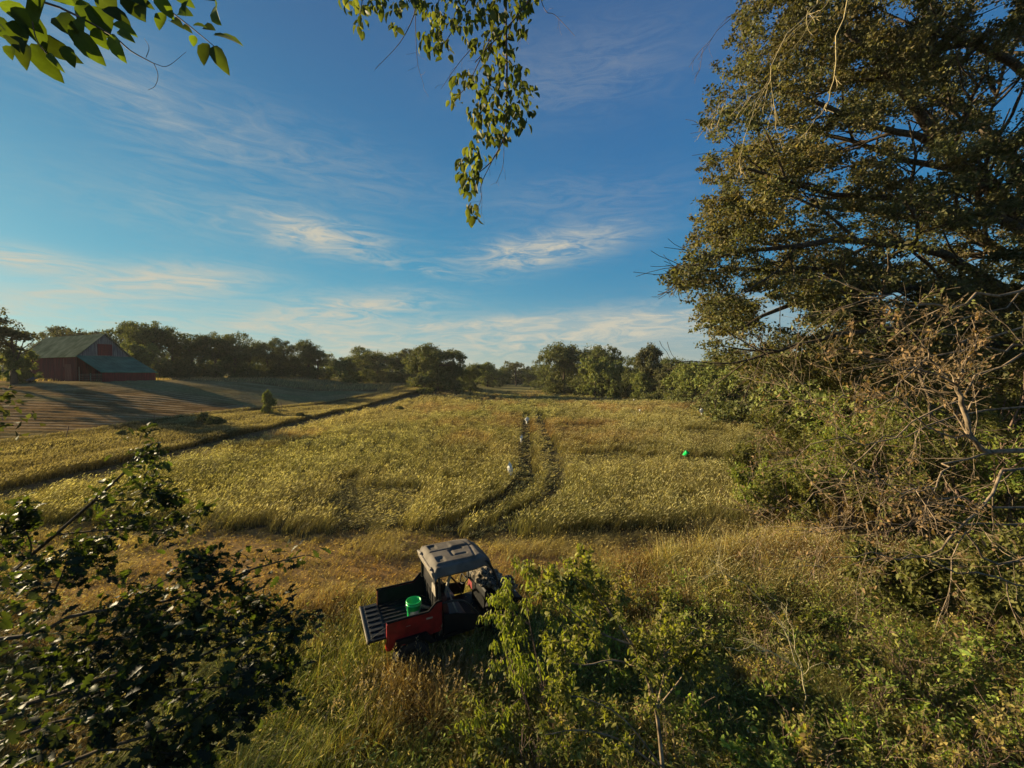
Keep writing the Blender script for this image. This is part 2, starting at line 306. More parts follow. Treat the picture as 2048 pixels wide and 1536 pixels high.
# tall grass of the field
def fieldgrass():
    mb = MB(); n = 560000; x, y = samp(rng, n, 14, 118, 1.75); x, y, oa, tr3 = tuft(rng, x, y, 12, .07)
    f, m, s, l = zones(x, y); k = f; x, y = x[k], y[k]; oa = oa[k]; tr3 = tr3[k]; n = len(x)
    a = fbm(x/6, y/9, 51); b = fbm(x/2.2, y/2.2, 55); big = fbm(x/16, y/30, 58)
    h = (.50+.45*b+.15*rng.random(n))*(.72+.55*tr3[:, 0])
    tr = track_x(y); dt = np.minimum(abs(x-tr+.9), abs(x-tr-.9)); ontr = (dt < .48+.16*b) & (y < 58)
    lod = (a < .36) & (y < 45)
    flat = ((x-12.9)/2.6)**2+((y-26.2)/1.5)**2 < .6+.8*b; h = np.where(flat, h*.3, h); h = np.where(ontr, .06+.16*b, h); h = np.where(lod & ~ontr, h*.6, h)
    h *= 1-.25*sst(60, 110, y)
    wl = .2+2.2*(fbm(x/3, y/3, 61)-.5)+(tr3[:, 1]-.5)*1.5; lean = np.arctan2(np.sin(wl)+.7*np.sin(oa), np.cos(wl)+.7*np.cos(oa)); lm = .22+.35*b+.6*lod+rng.random(n)*.3
    wd = np.maximum(.008, y*.00075)*(.7+.6*rng.random(n))
    g = np.clip(.30+2.6*(big-.5)+.9*(a-.5)+rng.normal(0, .22, n)+.3*sst(-5, 10, x)*sst(40, 20, y)*0, 0, 1)[:, None]
    gl = sst(-4, -18, x)[:, None]*.45; yel = np.clip(gl+.58-g*.8+(tr3[:, 2:3]-.5)*.7+rng.normal(0, .12, n)[:, None], 0, 1)
    col = np.array((.115, .12, .04))*(1-yel)+GOLD*.7*yel; red = sst(.5, .68, fbm(x/5+9, y/9, 66))[:, None]*.5*sst(24, 40, y)[:, None]
    col = col*(1-red)+red*np.array((.26, .135, .07)); pat = (.6+.9*fbm(x/4.5, y/7, 68))[:, None]*(.75+.5*fbm(x/1.2, y/1.2, 69))[:, None]; col *= rng.uniform(.45, 1.5, (n, 1))*(.5+1.0*tr3[:, 1:2])*pat
    col = np.where(ontr[:, None], col*.85, col)
    hc = (STRAW*.62+GREEN*.9)*(1-yel)+STRAW*1.0*yel; hc = hc*(1-red*.7)+red*.7*np.array((.34, .2, .12)); hc *= rng.uniform(.6, 1.5, (n, 1))*(.7+.6*tr3[:, 1:2])*(.35+.65*pat)
    nr = y < 34
    for mk, sg in ((nr, 4), (~nr, 2)):
        blades(mb, rng, x[mk], y[mk], h[mk], wd[mk], lean[mk], lm[mk], col[mk], .6, hc[mk], .12, sg)
    return mb.build('field_grass', M_grass)
tag(fieldgrass(), 'tall yellow-green seeding grass filling the open field', 'grass', kind='stuff')
def stripgrass():
    mb = MB(); n = 170000; x, y = samp(rng, n, 8, 125, 1.7); x = mx_(y)-1.8+rng.random(n)**1.1*(sx(y)-mx_(y)-.8)
    k = (x > -1.4*y-2) ; x, y = x[k], y[k]; n = len(x); b = fbm(x/2.5, y/4, 71)
    h = .32+.6*b+.12*sst(-4.5, -2.2, x-mx_(y)); h = np.where(abs(x-sx(y)) < 1.4, h*.6, h)
    wd = np.maximum(.01, y*.0011)*(.7+.6*rng.random(n)); yel = np.clip(fbm(x/3, y/7, 75)*1.7-.35+rng.normal(0, .15, n), 0, 1)[:, None]
    yel = yel*.9+.1; col = np.array((.085, .078, .038))*(1-yel)+GOLD*.6*yel; col *= (.3+1.2*fbm(x/3, y/6, 78))[:, None]* rng.uniform(.6, 1.3, (n, 1)); hc = STRAW*.8*yel+np.array((.16, .13, .07))*(1-yel)
    blades(mb, rng, x, y, h, wd, rng.normal(.3, .8, n), .3+.4*rng.random(n), col, .45, hc*rng.uniform(.8, 1.25, (n, 1)), .14, 2)
    return mb.build('verge_grass', M_grass)
tag(stripgrass(), 'rough strip of mixed weeds and tall grass between the mown track and the stubble', 'grass', kind='stuff')
def lanegrass():
    mb = MB(); n = 280000; x, y = samp(rng, n, 8, 118, 2.2); x, y, oa, tr3 = tuft(rng, x, y, 8, .06); n = len(x); f, m, s, l = zones(x, y); k = l | (m & (rng.random(n) < .75)); ismow = m[k]; x, y = x[k], y[k]; tr3 = tr3[k]; n = len(x)
    b = fbm(x/1.3, y/1.3, 81); clump = sst(.50, .68, fbm(x/2.4, y/1.2, 83))
    h = .10+.24*b*(.3+tr3[:, 0])+.42*clump*(.3+.7*rng.random(n)); rv = ismow & (x > 0); h = np.where(ismow, .10+.08*b, h); h = np.where(rv & (x > xr(y)+2.2), .35+.35*b, h)
    wd = np.maximum(.009, y*.001)*(.7+.6*rng.random(n)); red = fbm(x/2+3, y/2, 85)[:, None]; yel = np.clip(.3+clump[:, None]*.5+rng.normal(0, .2, (n, 1)), 0, 1)
    col = (np.array((.30, .15, .055))*red+GREEN*1.3*(1-red))*(1-yel)+GOLD*1.15*yel; col = np.where((ismow & ~rv)[:, None], DIRT*.6+GREEN*.6, col); col = np.where((rv & (x < xr(y)+2.2))[:, None], np.array((.36, .23, .12)), col)*rng.uniform(.7, 1.35, (n, 1))
    blades(mb, rng, x, y, h, wd, rng.normal(.2, 1.2, n), .5+.9*rng.random(n), col, .3, col*1.4, .08, 3)
    return mb.build('cut_grass', M_grass)
tag(lanegrass(), 'short trampled reddish grass along the mown lanes', 'grass', kind='stuff')
def foregrass():
    mb = MB(); n = 380000; x, y = samp(rng, n, 4.6, 22, 1.6); x, y, oa, tr3 = tuft(rng, x, y, 14, .06); f, m, s, l = zones(x, y); k = ~(f | m | s | l) & ((y < lane_lo(x)+.3) | (x > 9)); x, y = x[k], y[k]; oa = oa[k]; tr3 = tr3[k]; n = len(x)
    b = fbm(x/1.1, y/1.1, 91); big = fbm(x/2.6, y/2.2, 93); gold = sst(2, 5.5, x)*sst(8.2, 11, y)
    px_ = x; dark = sst(-1, 2, x)*sst(9.5, 8, y)
    h = (.20+.36*b+.18*big+gold*.28)*(.55+.8*tr3[:, 0])*rng.uniform(.6, 1.15, n); lodg = sst(.5, .62, big)*(1-gold)
    lm = .25+.65*rng.random(n)+.35*lodg; wl = .2+2.0*(fbm(x/.8, y/.8, 96)-.5)+(tr3[:, 1]-.5)*3.6+rng.normal(0, .5, n); lean = np.arctan2(np.sin(wl)+.8*np.sin(oa), np.cos(wl)+.8*np.cos(oa))
    wd = .011*(.6+.8*rng.random(n))*(1+.05*y); brn = np.clip(sst(.45, .68, fbm(x/1.7+20, y/1.7, 98))*.7+.6*(rng.random(n) < .16), 0, .9)[:, None]
    yel = np.clip(.22+.55*gold+.45*(sst(7, 10, y)-.5)*sst(2, -2, x)+rng.normal(0, .2, n)+.2*sst(5, 8, x)+(tr3[:, 2]-.5)*.4, 0, 1)[:, None]
    col = (np.array((.185, .215, .045))*(1-yel)+GOLD*yel*1.25)*(1-brn)+brn*np.array((.22, .12, .05)); col *= rng.uniform(.4, 1.6, (n, 1))*(.45+1.0*tr3[:, 1:2])
    hd = rng.random(n) < .09+.35*gold
    for mk, hh in ((hd, 1.), (~hd, 0.)):
        blades(mb, rng, x[mk], y[mk], h[mk]*(1.2 if hh else 1), wd[mk], lean[mk], lm[mk], col[mk], hh, (STRAW*.8*np.ones((n, 1)))[mk]*rng.uniform(.7, 1.2, (mk.sum(), 1)), .075, 4)
    return mb.build('foreground_grass', M_grass)
tag(foregrass(), 'uneven green and straw grass covering the near ground', 'grass', kind='stuff')
def weeds():
    mb = MB(); n = 9500; x, y = samp(rng, n, 4.8, 19, 1.6); f, m, s, l = zones(x, y)
    k = ~(f | m | s | l) & (fbm(x/1.4, y/1.4, 101) > .42) & ((x > -.5) | (rng.random(n) < .35)); x, y = x[k], y[k]; n = len(x); z = H(x, y); hh = .25+.55*rng.random(n)+.3*sst(6, 10, x)
    tn = pal(rng, n, [(.13, .18, .035), (.21, .24, .045), (.17, .16, .05), (.09, .13, .03)])
    for j in range(12):
        t = (j+1)/12; a = rng.random(n)*6.28; pos = np.stack([x+.05*t*np.cos(a*3), y+.05*t*np.sin(a*3), z+hh*t], 1)
        ax = np.stack([np.cos(a), np.sin(a), rng.normal(.2-.2*(1-t), .3, n)], 1); no = nrm(np.stack([rng.normal(0, .4, n), rng.normal(0, .4, n), np.ones(n)], 1))
        L = (.05+.08*rng.random(n))*(1.2-.5*t); leaves(mb, pos, ax, no, L, L*.42, 'lance', tn*rng.uniform(.8, 1.25, (n, 1)))
    return mb.build('weeds', M_leaf)
tag(weeds(), 'low broadleaf weeds scattered through the near grass', 'weeds', kind='stuff')
def stubtufts():
    mb = MB(); n = 60000; u = rng.random(n); y = 20*(76/20)**u; x = sx(y)-2.2-rng.random(n)**1.2*90; k = x > -1.4*y-3; x, y = x[k], y[k]; n = len(x)
    col = pal(rng, n, [(.18, .115, .055), (.24, .16, .075), (.13, .11, .04), (.12, .075, .04)])
    z = rowf(x, y); blades(mb, rng, x, y, .08+.1*rng.random(n), .05+.0*y, rng.normal(0, 1.5, n), .6*np.ones(n), col, 0, None, .1, 1, z+.02)
    return mb.build('stubble', M_grass)
tag(stubtufts(), 'cut straw stubble on the ploughed looking field by the barn', 'stubble', kind='stuff')
def farverge():
    mb = MB(); n = 60000; x = -110+rng.random(n)*190; y = 75+rng.random(n)**1.5*60+rng.random(n)*6; k = ((x < sx(y)-1)&(y < 112)&(y > ylim(x)-2+3*rng.random(n))) | (y > 116); x, y = x[k], y[k]; n = len(x)
    col = pal(rng, n, [(.34, .26, .14), (.24, .19, .09), (.40, .30, .18), (.16, .14, .06)])
    blades(mb, rng, x, y, .3+.6*fbm(x/6, y/3, 7), .09*np.ones(n), rng.normal(0, 1, n), .4*np.ones(n), col, 0, None, .1, 1)
    return mb.build('distant_grass', M_grass)
tag(farverge(), 'dry pale grass in front of the far tree line and the barn', 'grass', kind='stuff')
# ------------------------------------------------------------------ trees
def crown(mb, rng, c, rx, ry, rz, nl, nc, leaf, cols, per, flat=.65, cr=.22):
    c = np.array(c, float); lob = []
    for i in range(nl):
        d = nrm(rng.normal(0, 1, 3)); d[2] = d[2]*.8+.12; lob.append((c+d*np.array([rx, ry, rz])*rng.uniform(.42, .72), rng.uniform(.32, .5)))
    lob.append((c, .55)); 
    for i in range(nc):
        lc, lr = lob[rng.integers(len(lob))]; d = nrm(rng.normal(0, 1, 3)); d[2] = abs(d[2])*.9-.25*(rng.random()<.5)
        cc = lc+d*np.array([rx, ry, rz])*lr; r = cr*min(rx, rz)*rng.uniform(.5, 1.25)
        n = int(per*rng.uniform(.6, 1.3)); o = nrm(rng.normal(0, 1, (n, 3))); pos = cc+o*np.array([1, 1, flat])*r*rng.uniform(.45, 1.12, (n, 1))
        no = nrm(o*.7+rng.normal(0, .55, (n, 3))+np.array([0, 0, .35])); ax = np.cross(no, rng.normal(0, 1, (n, 3)))
        t = pal(rng, n, cols, .16)*rng.uniform(.82, 1.18); L = leaf*rng.uniform(.6, 1.3, n); leaves(mb, pos, ax, no, L, L*.75, 'tiny', t)
def trunk(mb, rng, h, r, c, rx, rz, nl=9):
    p = crv([(0, 0, -.4), (rng.normal(0, .1), rng.normal(0, .1), h*.4), (c[0]*.7, c[1]*.7, c[2])], 9); rd = np.linspace(r*1.25, r*.5, 9); tube(mb, p, rd, 8)
    for i in range(nl):
        t = rng.uniform(.35, 1); q = p[int(t*8)]; d = nrm(rng.normal(0, 1, 3)); d[2] = abs(d[2])*.7; e = np.array(c)+d*np.array([rx, rx, rz])*.7
        tube(mb, crv([q, (q+e)/2+np.array([0, 0, -.08*rz]), e], 7), np.linspace(r*.4, r*.1, 7), 5)
DARKG = [(.085, .105, .036), (.115, .13, .042), (.07, .085, .03), (.13, .135, .048)]
MIDG = [(.10, .12, .042), (.135, .145, .05), (.08, .095, .036), (.145, .135, .055)]
LITG = [(.15, .18, .05), (.19, .21, .06), (.11, .14, .042), (.18, .17, .06)]
GREYG = [(.10, .10, .05), (.13, .12, .055), (.08, .08, .04), (.09, .10, .04)]
SHAPES = {
 'round': dict(H=13, c=(0, 0, 7.6), rx=7.0, rz=5.9, nl=12, nc=150, per=55, cols=DARKG, low=1),
 'tall': dict(H=15, c=(.3, 0, 9.2), rx=5.4, rz=6.6, nl=12, nc=140, per=55, cols=DARKG, low=1),
 'wide': dict(H=12, c=(0, 0, 7.0), rx=8.5, rz=5.6, nl=16, nc=220, per=55, cols=MIDG, low=1),
 'airy': dict(H=14, c=(0, 0, 9.3), rx=5.8, rz=4.6, nl=9, nc=90, per=45, cols=GREYG, low=0),
 'willow': dict(H=9, c=(0, 0, 5.4), rx=4.0, rz=5.0, nl=10, nc=120, per=60, cols=GREYG, low=1),
 'leafy': dict(H=8, c=(0, 0, 4.4), rx=4.6, rz=4.3, nl=10, nc=140, per=60, cols=LITG, low=1),
 'shrub': dict(H=3.6, c=(0, 0, 1.8), rx=2.2, rz=1.9, nl=8, nc=70, per=60, cols=MIDG, low=1),
 'cedar': None}
protos = {}
def tree_proto(kind, seed):
    s = SHAPES[kind]; g = np.random.default_rng(seed); t = MB(); trunk(t, g, s['H'], .03*s['H'], s['c'], s['rx'], s['rz'])
    cm_ = MB(); crown(cm_, g, s['c'], s['rx'], s['rx'], s['rz'], s['nl'], s['nc'], .42 if s['H'] > 5 else .26, s['cols'], s['per'])
    if s['low']: crown(cm_, g, (0, 0, s['c'][2]*.2), s['rx']*.95, s['rx']*.95, s['c'][2]*.7, 9, s['nc']//2, .4 if s['H'] > 5 else .25, s['cols'], s['per'])
    return t, cm_
LAB = {'round': 'dark round-crowned tree', 'tall': 'tall dark narrow tree', 'wide': 'broad spreading tree', 'airy': 'open grey-green tree with gaps', 'willow': 'soft grey-green upright tree', 'leafy': 'bright leafy small tree', 'shrub': 'low rounded bush'}
nv = {}
def place_tree(kind, x, y, s, label, group, name='tree', rz=None, sz=None):
    k = (kind, nv.get(kind, 0) % 3); nv[kind] = nv.get(kind, 0)+1
    root = empty(name, (x, y, float(H(x, y))-.1), label, 'bush' if kind == 'shrub' else 'tree', group, rng.random()*6.28 if rz is None else rz)
    root.scale = (s*.96, s*.96, (s if sz is None else sz)*(1.10 if y > 60 else 1))
    if k not in protos:
        t, c_ = tree_proto(kind, hash(kind) % 1 + sum(map(ord, kind))+k[1]*17)
        a = t.build('trunk', M_bark, root, smooth=True); b = c_.build('crown', M_far, root); protos[k] = (a, b)
    else:
        for q in protos[k]:
            n = q.copy(); link(n); n.parent = root
    return root
def tp(px, d, base=None): return ((px-CX)/F*d, d)
# (kind, px, depth, scale, zscale, label, group)
TL = 'trees of the wood behind the barn'; TC = 'trees along the far end of the field'; TR = 'trees along the right hedge'
rows = [
 ('airy', 118, 118, .95, 1.0, 'open-crowned tree showing over the left end of the barn ridge', TL), ('airy', 150, 112, .95, .98, 'open-crowned tree rising over the middle of the barn roof', TL),
 ('airy', 190, 116, .9, .95, 'thin tree top peeking over the barn ridge near its gable', TL), ('round', 240, 118, .95, .98, 'dark tree directly right of the barn gable peak', TL),
 ('tall', 275, 110, .9, .93, 'dark narrow tree above the lean-to roof', TL), ('tall', 303, 104, 1.0, 1.0, 'tallest pointed dark tree just right of the barn', TL),
 ('leafy', 283, 97, .9, 1.0, 'brighter green tree close behind the lean-to roof', TL), ('round', 345, 112, .9, 1.0, 'dark tree standing right of the tallest pointed tree', TL),
 ('round', 385, 114, .95, .97, 'round dark tree in the middle of the left wood', TL), ('wide', 430, 116, .75, .98, 'broad dark tree with a bumpy top in the left wood', TL),
 ('round', 470, 118, .85, .93, 'dark tree at the step down in the left wood outline', TL), ('round', 500, 122, .8, .85, 'lower dark tree at the right shoulder of the left wood', TL),
 ('round', 535, 128, .8, .82, 'dark tree left of the dip in the wood edge', TL), ('tall', 560, 130, .85, .76, 'narrow dark tree between two lower crowns of the left wood', TL),
 ('round', 590, 134, .8, .78, 'dark round tree third from the open gap', TL), ('tall', 618, 134, .9, .78, 'dark tree second from the open gap in the tree line', TL), ('round', 636, 134, .75, .76, 'last dark tree before the gap in the tree line', TL),
 ('round', 665, 175, .6, .62, 'small hazy dark tree in the gap of the tree line', TC), ('leafy', 697, 135, .85, .95, 'bushy tree at the right side of the gap in the tree line', TC),
 ('round', 722, 160, .9, .92, 'dark tree behind the bushy one at the gap', TC), ('wide', 755, 140, .95, .9, 'broad dome-topped tree left of the big field-end tree', TC), ('round', 790, 150, .85, .88, 'dark tree half behind the big field-end tree', TC), ('airy', 815, 150, .85, .85, 'open tree just behind the left side of the big field-end tree', TC),
 ('wide', 875, 105, .95, .97, 'big broad tree standing at the end of the long diagonal track', TC), ('round', 838, 108, .75, .72, 'round tree joined to the left of the big field-end tree', TC), ('round', 910, 108, .7, .80, 'dark tree on the right flank of the big field-end tree', TC),
 ('round', 940, 118, .6, .62, 'smaller dark tree stepping down right of the big field-end tree', TC),
 ('leafy', 975, 165, 1.25, 1.05, 'pale rounded tree left of centre on the skyline', TC), ('round', 1005, 190, .7, .68, 'dark tree left of the wispy skyline tree', TC), ('airy', 1032, 190, .75, .82, 'wispy tree sticking up at the centre of the skyline', TC), ('round', 1058, 190, .7, .66, 'dark tree right of the wispy skyline tree', TC), ('round', 955, 190, .7, .62, 'dark tree in the low part of the skyline', TC),
 ('round', 1085, 150, .75, .75, 'dark tree at the left foot of the great dome tree', TC),
 ('wide', 1128, 118, 1.0, 1.16, 'great dome-shaped tree right of centre, left half of the pair', TR), ('wide', 1190, 112, .95, 1.12, 'great dome-shaped tree right of centre, right half of the pair', TR), ('leafy', 1190, 100, .95, 1.15, 'bushy tree in front of the dome-shaped pair', TR), ('leafy', 1222, 98, .85, 1.0, 'rounded bushy tree at the right foot of the dome-shaped pair', TR),
 ('round', 1262, 125, 1.0, .8, 'dark tree in the notch right of the dome-shaped pair', TR), ('willow', 1303, 88, .85, 1.1, 'soft upright tree standing alone above the right hedge', TR), ('willow', 1330, 84, .75, .75, 'soft smaller tree right of the upright one', TR), ('leafy', 1285, 88, .7, .7, 'low bushy tree at the foot of the upright soft tree', TR),
 ('round', 1350, 96, .75, .74, 'dark tree behind the bright hedge trees', TR), ('leafy', 1372, 74, .85, .85, 'bright green bushy hedge tree left of its twin', TR), ('leafy', 1405, 68, .8, .85, 'bright green bushy hedge tree under the clouds edge', TR), ('round', 1400, 92, .7, .68, 'dark crown behind the second bright hedge tree', TR),
 ('leafy', 1440, 60, .8, .85, 'green hedge tree where the oak canopy meets the hedge', TR), ('round', 1455, 78, .7, .75, 'dark crown seen between hedge and oak canopy', TR), ('leafy', 1490, 50, .75, .9, 'hedge tree below the tip of the oak canopy', TR), ('willow', 1545, 44, .8, .8, 'grey-green hedge tree in shade under the oak canopy', TR),
 ('leafy', 1600, 36, .85, .95, 'dense hedge tree under the middle of the oak canopy', TR), ('leafy', 1690, 30, .85, 1.0, 'dense hedge tree right of the middle of the oak canopy', TR), ('leafy', 1800, 26, .9, 1.1, 'dense hedge tree behind the pale dead branches', TR), ('willow', 1930, 24, .9, 1.1, 'grey-green tree behind the dead branches at far right', TR), ('leafy', 2080, 24, .9, 1.2, 'dense tree at the right edge behind the dead branches', TR),
 ('shrub', 848, 95, 1.25, 1.4, 'pale round bush in front of the big field-end tree', None), ('shrub', 318, 88, 1.1, 1.2, 'dark bush at the right end of the lean-to', None), ('shrub', 365, 90, .9, .6, 'pale scrubby bush right of the barn', None), ('shrub', 160, 84, .5, .4, 'small weed clump before the barn wall', None),
 ('leafy', 535, 55, .22, .42, 'pale young tree growing on the stubble field edge', None), ('shrub', 410, 46, .55, .45, 'bright green weed bush on the verge', None), ('shrub', 430, 44, 0.5, 0.4, 'second bright green weed clump on the verge, right of the first', None), ('shrub', 700, 58, 0.35, 0.35, 'small dark weed clump midway along the fence line', None), ('shrub', 250, 36, 0.4, 0.3, 'dark weed clump near the nearest fence post', None), ('shrub', 600, 52, 0.4, 0.3, 'low olive weed clump beside the mown track', None), ('shrub', 800, 62, .4, .35, 'small green weed clump on the fence line', None),
]
for k, px, d, s, szz, lab, grp in rows:
    x, y = tp(px, d); place_tree(k, x, y, s, lab, grp, 'bush' if k == 'shrub' else 'tree', sz=szz)
def thicket(name, lab, pts, h, wdt, step, cols, seed, leaf=.5):
    g = np.random.default_rng(seed); mb = MB()
    for (x0, y0), (x1, y1) in zip(pts[:-1], pts[1:]):
        n = max(1, int(math.hypot(x1-x0, y1-y0)/step))
        for i in range(n):
            t = (i+g.random())/n; x = x0+(x1-x0)*t+g.normal(0, wdt*.3); y = y0+(y1-y0)*t+g.normal(0, wdt*.3); hh = h*g.uniform(.65, 1.25); z = float(H(x, y))
            crown(mb, g, (x, y, z+hh*.12), wdt*.75, wdt*.75, hh*.88, 7, 26, leaf, cols, 45, cr=.34)
    tag(mb.build(name, M_far), lab, 'thicket', kind='stuff')
W = lambda px, d: tp(px, d)
thicket('thicket', 'dark undergrowth filling the foot of the wood behind the barn', [W(215, 118), W(330, 108), W(480, 122), W(655, 140)], 6.2, 5, 2.4, DARKG, 91)
thicket('thicket', 'dark undergrowth closing the far end of the field', [W(672, 150), W(800, 145), W(930, 120)], 6, 5, 3, DARKG, 92)
thicket('distant_wood', 'far-off hazy wood closing the skyline beyond the field', [(-330, 150), W(420, 215), W(650, 240), W(800, 225), W(1100, 215), W(1400, 190), (220, 120)], 12, 8, 4.0, MIDG, 93, .9)
thicket('hedge_thicket', 'green undergrowth along the foot of the right hedge', [W(1090, 122), W(1250, 105), W(1330, 84), W(1420, 64), W(1490, 46), W(1590, 34), W(1750, 25), W(2000, 20)], 3.6, 4, 2.0, MIDG, 94, .36)
# tree beside barn
x, y = tp(28, 68); place_tree('airy', x, y, 1.0, 'spreading tree overlapping the left end of the barn roof', None, sz=.68); x, y = tp(48, 69); place_tree('leafy', x-1, y, .6, 'lower leafy tree beside the barn left corner', None, sz=.7); x, y = tp(-22, 64); place_tree('airy', x, y, .9, 'tall thin tree at the left edge of the view', None, sz=1.0)
# unseen trees past the left edge, the nearest one placed to shade the oak branches
for i, (x, y, k, s) in enumerate([(-17.5, 8.5, 'round', .58), (-108, 62, 'round', .9), (-118, 70, 'wide', .8), (-100, 52, 'round', .6)]):
    place_tree(k, x, y, s, ['unseen hedgerow tree shading the lower left oak branches', 'tree standing left of the storage tank', 'broad tree farthest out to the left of the barn', 'small tree at the left end of the stubble field'][i], None)
# --------------------------------------------------------- great oak on the right
def oak():
    g = np.random.default_rng(77); root = empty('oak_tree', (24, 17, float(H(24, 17))), 'huge spreading oak with layered boughs filling the upper right', 'tree')
    wd = MB(); base = np.array((24, 17, float(H(24, 17))-.3)); rt = np.array(root.location)
    lim = []
    def limb(ctrl, r0, r1, n=14):
        p = crv([P(*c) for c in ctrl], n); p += g.normal(0, .05, p.shape); lim.append((p, np.linspace(r0, r1, n)))
    tp_ = P(2110, 560, 17); tube(wd, crv([base, (23.6, 17, 4), tuple(tp_)], 10), np.linspace(.75, .5, 10), 12)
    LIM = [([(2110, 560, 17), (2010, 400, 16), (1900, 300, 15.5), (1800, 180, 15), (1700, 60, 14.5)], .30, .09), ([(2110, 560, 17), (2040, 350, 17), (1960, 250, 17), (1880, 160, 17.5), (1840, -40, 18)], .26, .1),
      ([(2110, 600, 17), (1980, 610, 16), (1850, 575, 15.5), (1740, 580, 15), (1600, 600, 14.5), (1480, 660, 14.2)], .24, .05), ([(2110, 560, 17), (2000, 500, 17.5), (1900, 450, 17), (1790, 430, 16.5), (1640, 410, 16)], .22, .06),
      ([(2110, 520, 17), (2000, 440, 16), (1920, 425, 15.5), (1800, 400, 15), (1640, 385, 14.5), (1500, 330, 14)], .2, .05), ([(2100, 640, 17), (1950, 540, 15), (1830, 500, 14.5), (1680, 480, 14), (1520, 500, 13.6), (1400, 520, 13.4)], .2, .04),
      ([(1900, 300, 15.5), (1780, 260, 14.5), (1640, 210, 14), (1540, 160, 13.6)], .14, .04), ([(2010, 400, 16), (1890, 340, 17), (1760, 300, 17.5), (1620, 260, 17.5), (1480, 240, 17)], .16, .04),
      ([(2110, 450, 17), (2080, 200, 16), (1960, 90, 15), (1840, 65, 14.5), (1760, 80, 14)], .2, .05), ([(2110, 700, 17), (1900, 680, 14), (1750, 660, 13), (1600, 690, 13), (1500, 720, 13)], .15, .03),
      ([(2110, 400, 17), (2120, 200, 18), (2060, 60, 19), (2000, -80, 19)], .2, .08), ([(1740, 580, 15), (1650, 540, 14), (1500, 540, 13.4), (1380, 545, 13)], .09, .03), ([(1850, 575, 15.5), (1800, 640, 14), (1700, 610, 13.5)], .08, .03)]
    for c, a, b in LIM: limb(c, a, b)
    tw = []
    for p, r in lim:
        tube(wd, p, r, 7); sub(g, p, r, np.linalg.norm(p[-1]-p[0])*.5, 0, 2, tw, (6, 9), .5, .75, .05, .5, 6, .12)
    for lv, p, r in tw: tube(wd, p, np.clip(r, .008, .07), 4)
    wd.build('trunk', M_bark, root, smooth=True, origin=rt)
    lf = MB(); cols = [(.095, .105, .045), (.125, .13, .052), (.075, .082, .038), (.155, .145, .06), (.115, .10, .05)]
    xl = lambda py: np.interp(py, [-200, 0, 60, 150, 240, 300, 360, 420, 470, 520, 560, 610, 660, 700, 760, 800], [1530, 1472, 1442, 1415, 1388, 1402, 1382, 1372, 1375, 1340, 1318, 1378, 1378, 1400, 1450, 1490])
    holes = [(1700, 275, 60, 22), (1830, 265, 45, 28), (1800, 30, 40, 22), (1990, 20, 40, 30), (1940, 100, 34, 16), (2020, 200, 40, 70), (1560, 630, 50, 25), (1500, 590, 30, 14), (1770, 590, 45, 12), (1650, 190, 40, 12), (1840, 330, 40, 30), (1720, 130, 30, 12), (1590, 270, 30, 9), (1700, 490, 40, 10), (1990, 360, 24, 16), (1480, 260, 14, 14), (1790, 520, 30, 12)]
    hw = [(P(a, b, 15.5), c/F*15.5, d/F*15.5) for a, b, c, d in holes]
    npos = 0
    def clump(c, r, dens, tn, flat=.5, off=4):
        nonlocal npos
        d = c[1]; px = c[0]/d*F+CX; py = HORIZ-(c[2]-CAMZ)/d*F; e = px-xl(py)
        if e < off or py > 790: return
        for q, a, b in hw:
            if ((px-CX-q[0]/q[1]*F)/(a/15.5*F))**2+((py-(HORIZ-(q[2]-CAMZ)/q[1]*F))/(b/15.5*F))**2 < 1: return
        r = r*min(1, .45+e/90); n = max(6, int(dens*r*g.uniform(.6, 1.2))); o = nrm(g.normal(0, 1, (n, 3)))*g.random((n, 1))**.5; pos = c+o*np.array([1.1, 1.0, flat])*r; pos[:, 2] -= .15*np.abs(o[:, 0])*r
        no = nrm(o*.35+g.normal(0, .65, (n, 3))+np.array([0, 0, .35])); L = g.uniform(.06, .165, n); leaves(lf, pos, np.cross(no, g.normal(0, 1, (n, 3))), no, L, L*.6, 'tiny', pal(g, n, cols, .22)*tn); npos += n
    for lv, p, r in tw:
        if lv >= 1: clump(p[-1], g.uniform(.3, .6), 130, g.uniform(.8, 1.15), .45)
    for b in range(235):
        py = g.uniform(-150, 800); px = xl(py)+abs(g.random())**1.2*(2250-xl(py)); Rb = g.uniform(.9, 1.9); bc = np.array(P(px, py, g.uniform(13, 19))); bc[0] += Rb*.6; tn = np.array([1, 1, 1])*g.uniform(.75, 1.2)*np.array([g.uniform(.92, 1.18), 1, 1])
        for k in range(int(9*Rb*Rb)+6):
            o = nrm(g.normal(0, 1, 3)); o[2] = abs(o[2])*(1 if g.random() < .85 else -.4); clump(bc+o*np.array([1, 1, .62])*Rb*g.uniform(.8, 1.05), g.uniform(.22, .42), 200, tn*g.uniform(.85, 1.15), .6)
    print('oak leaves', npos)
    lf.build('crown', M_leaf, root, origin=rt)
oak()
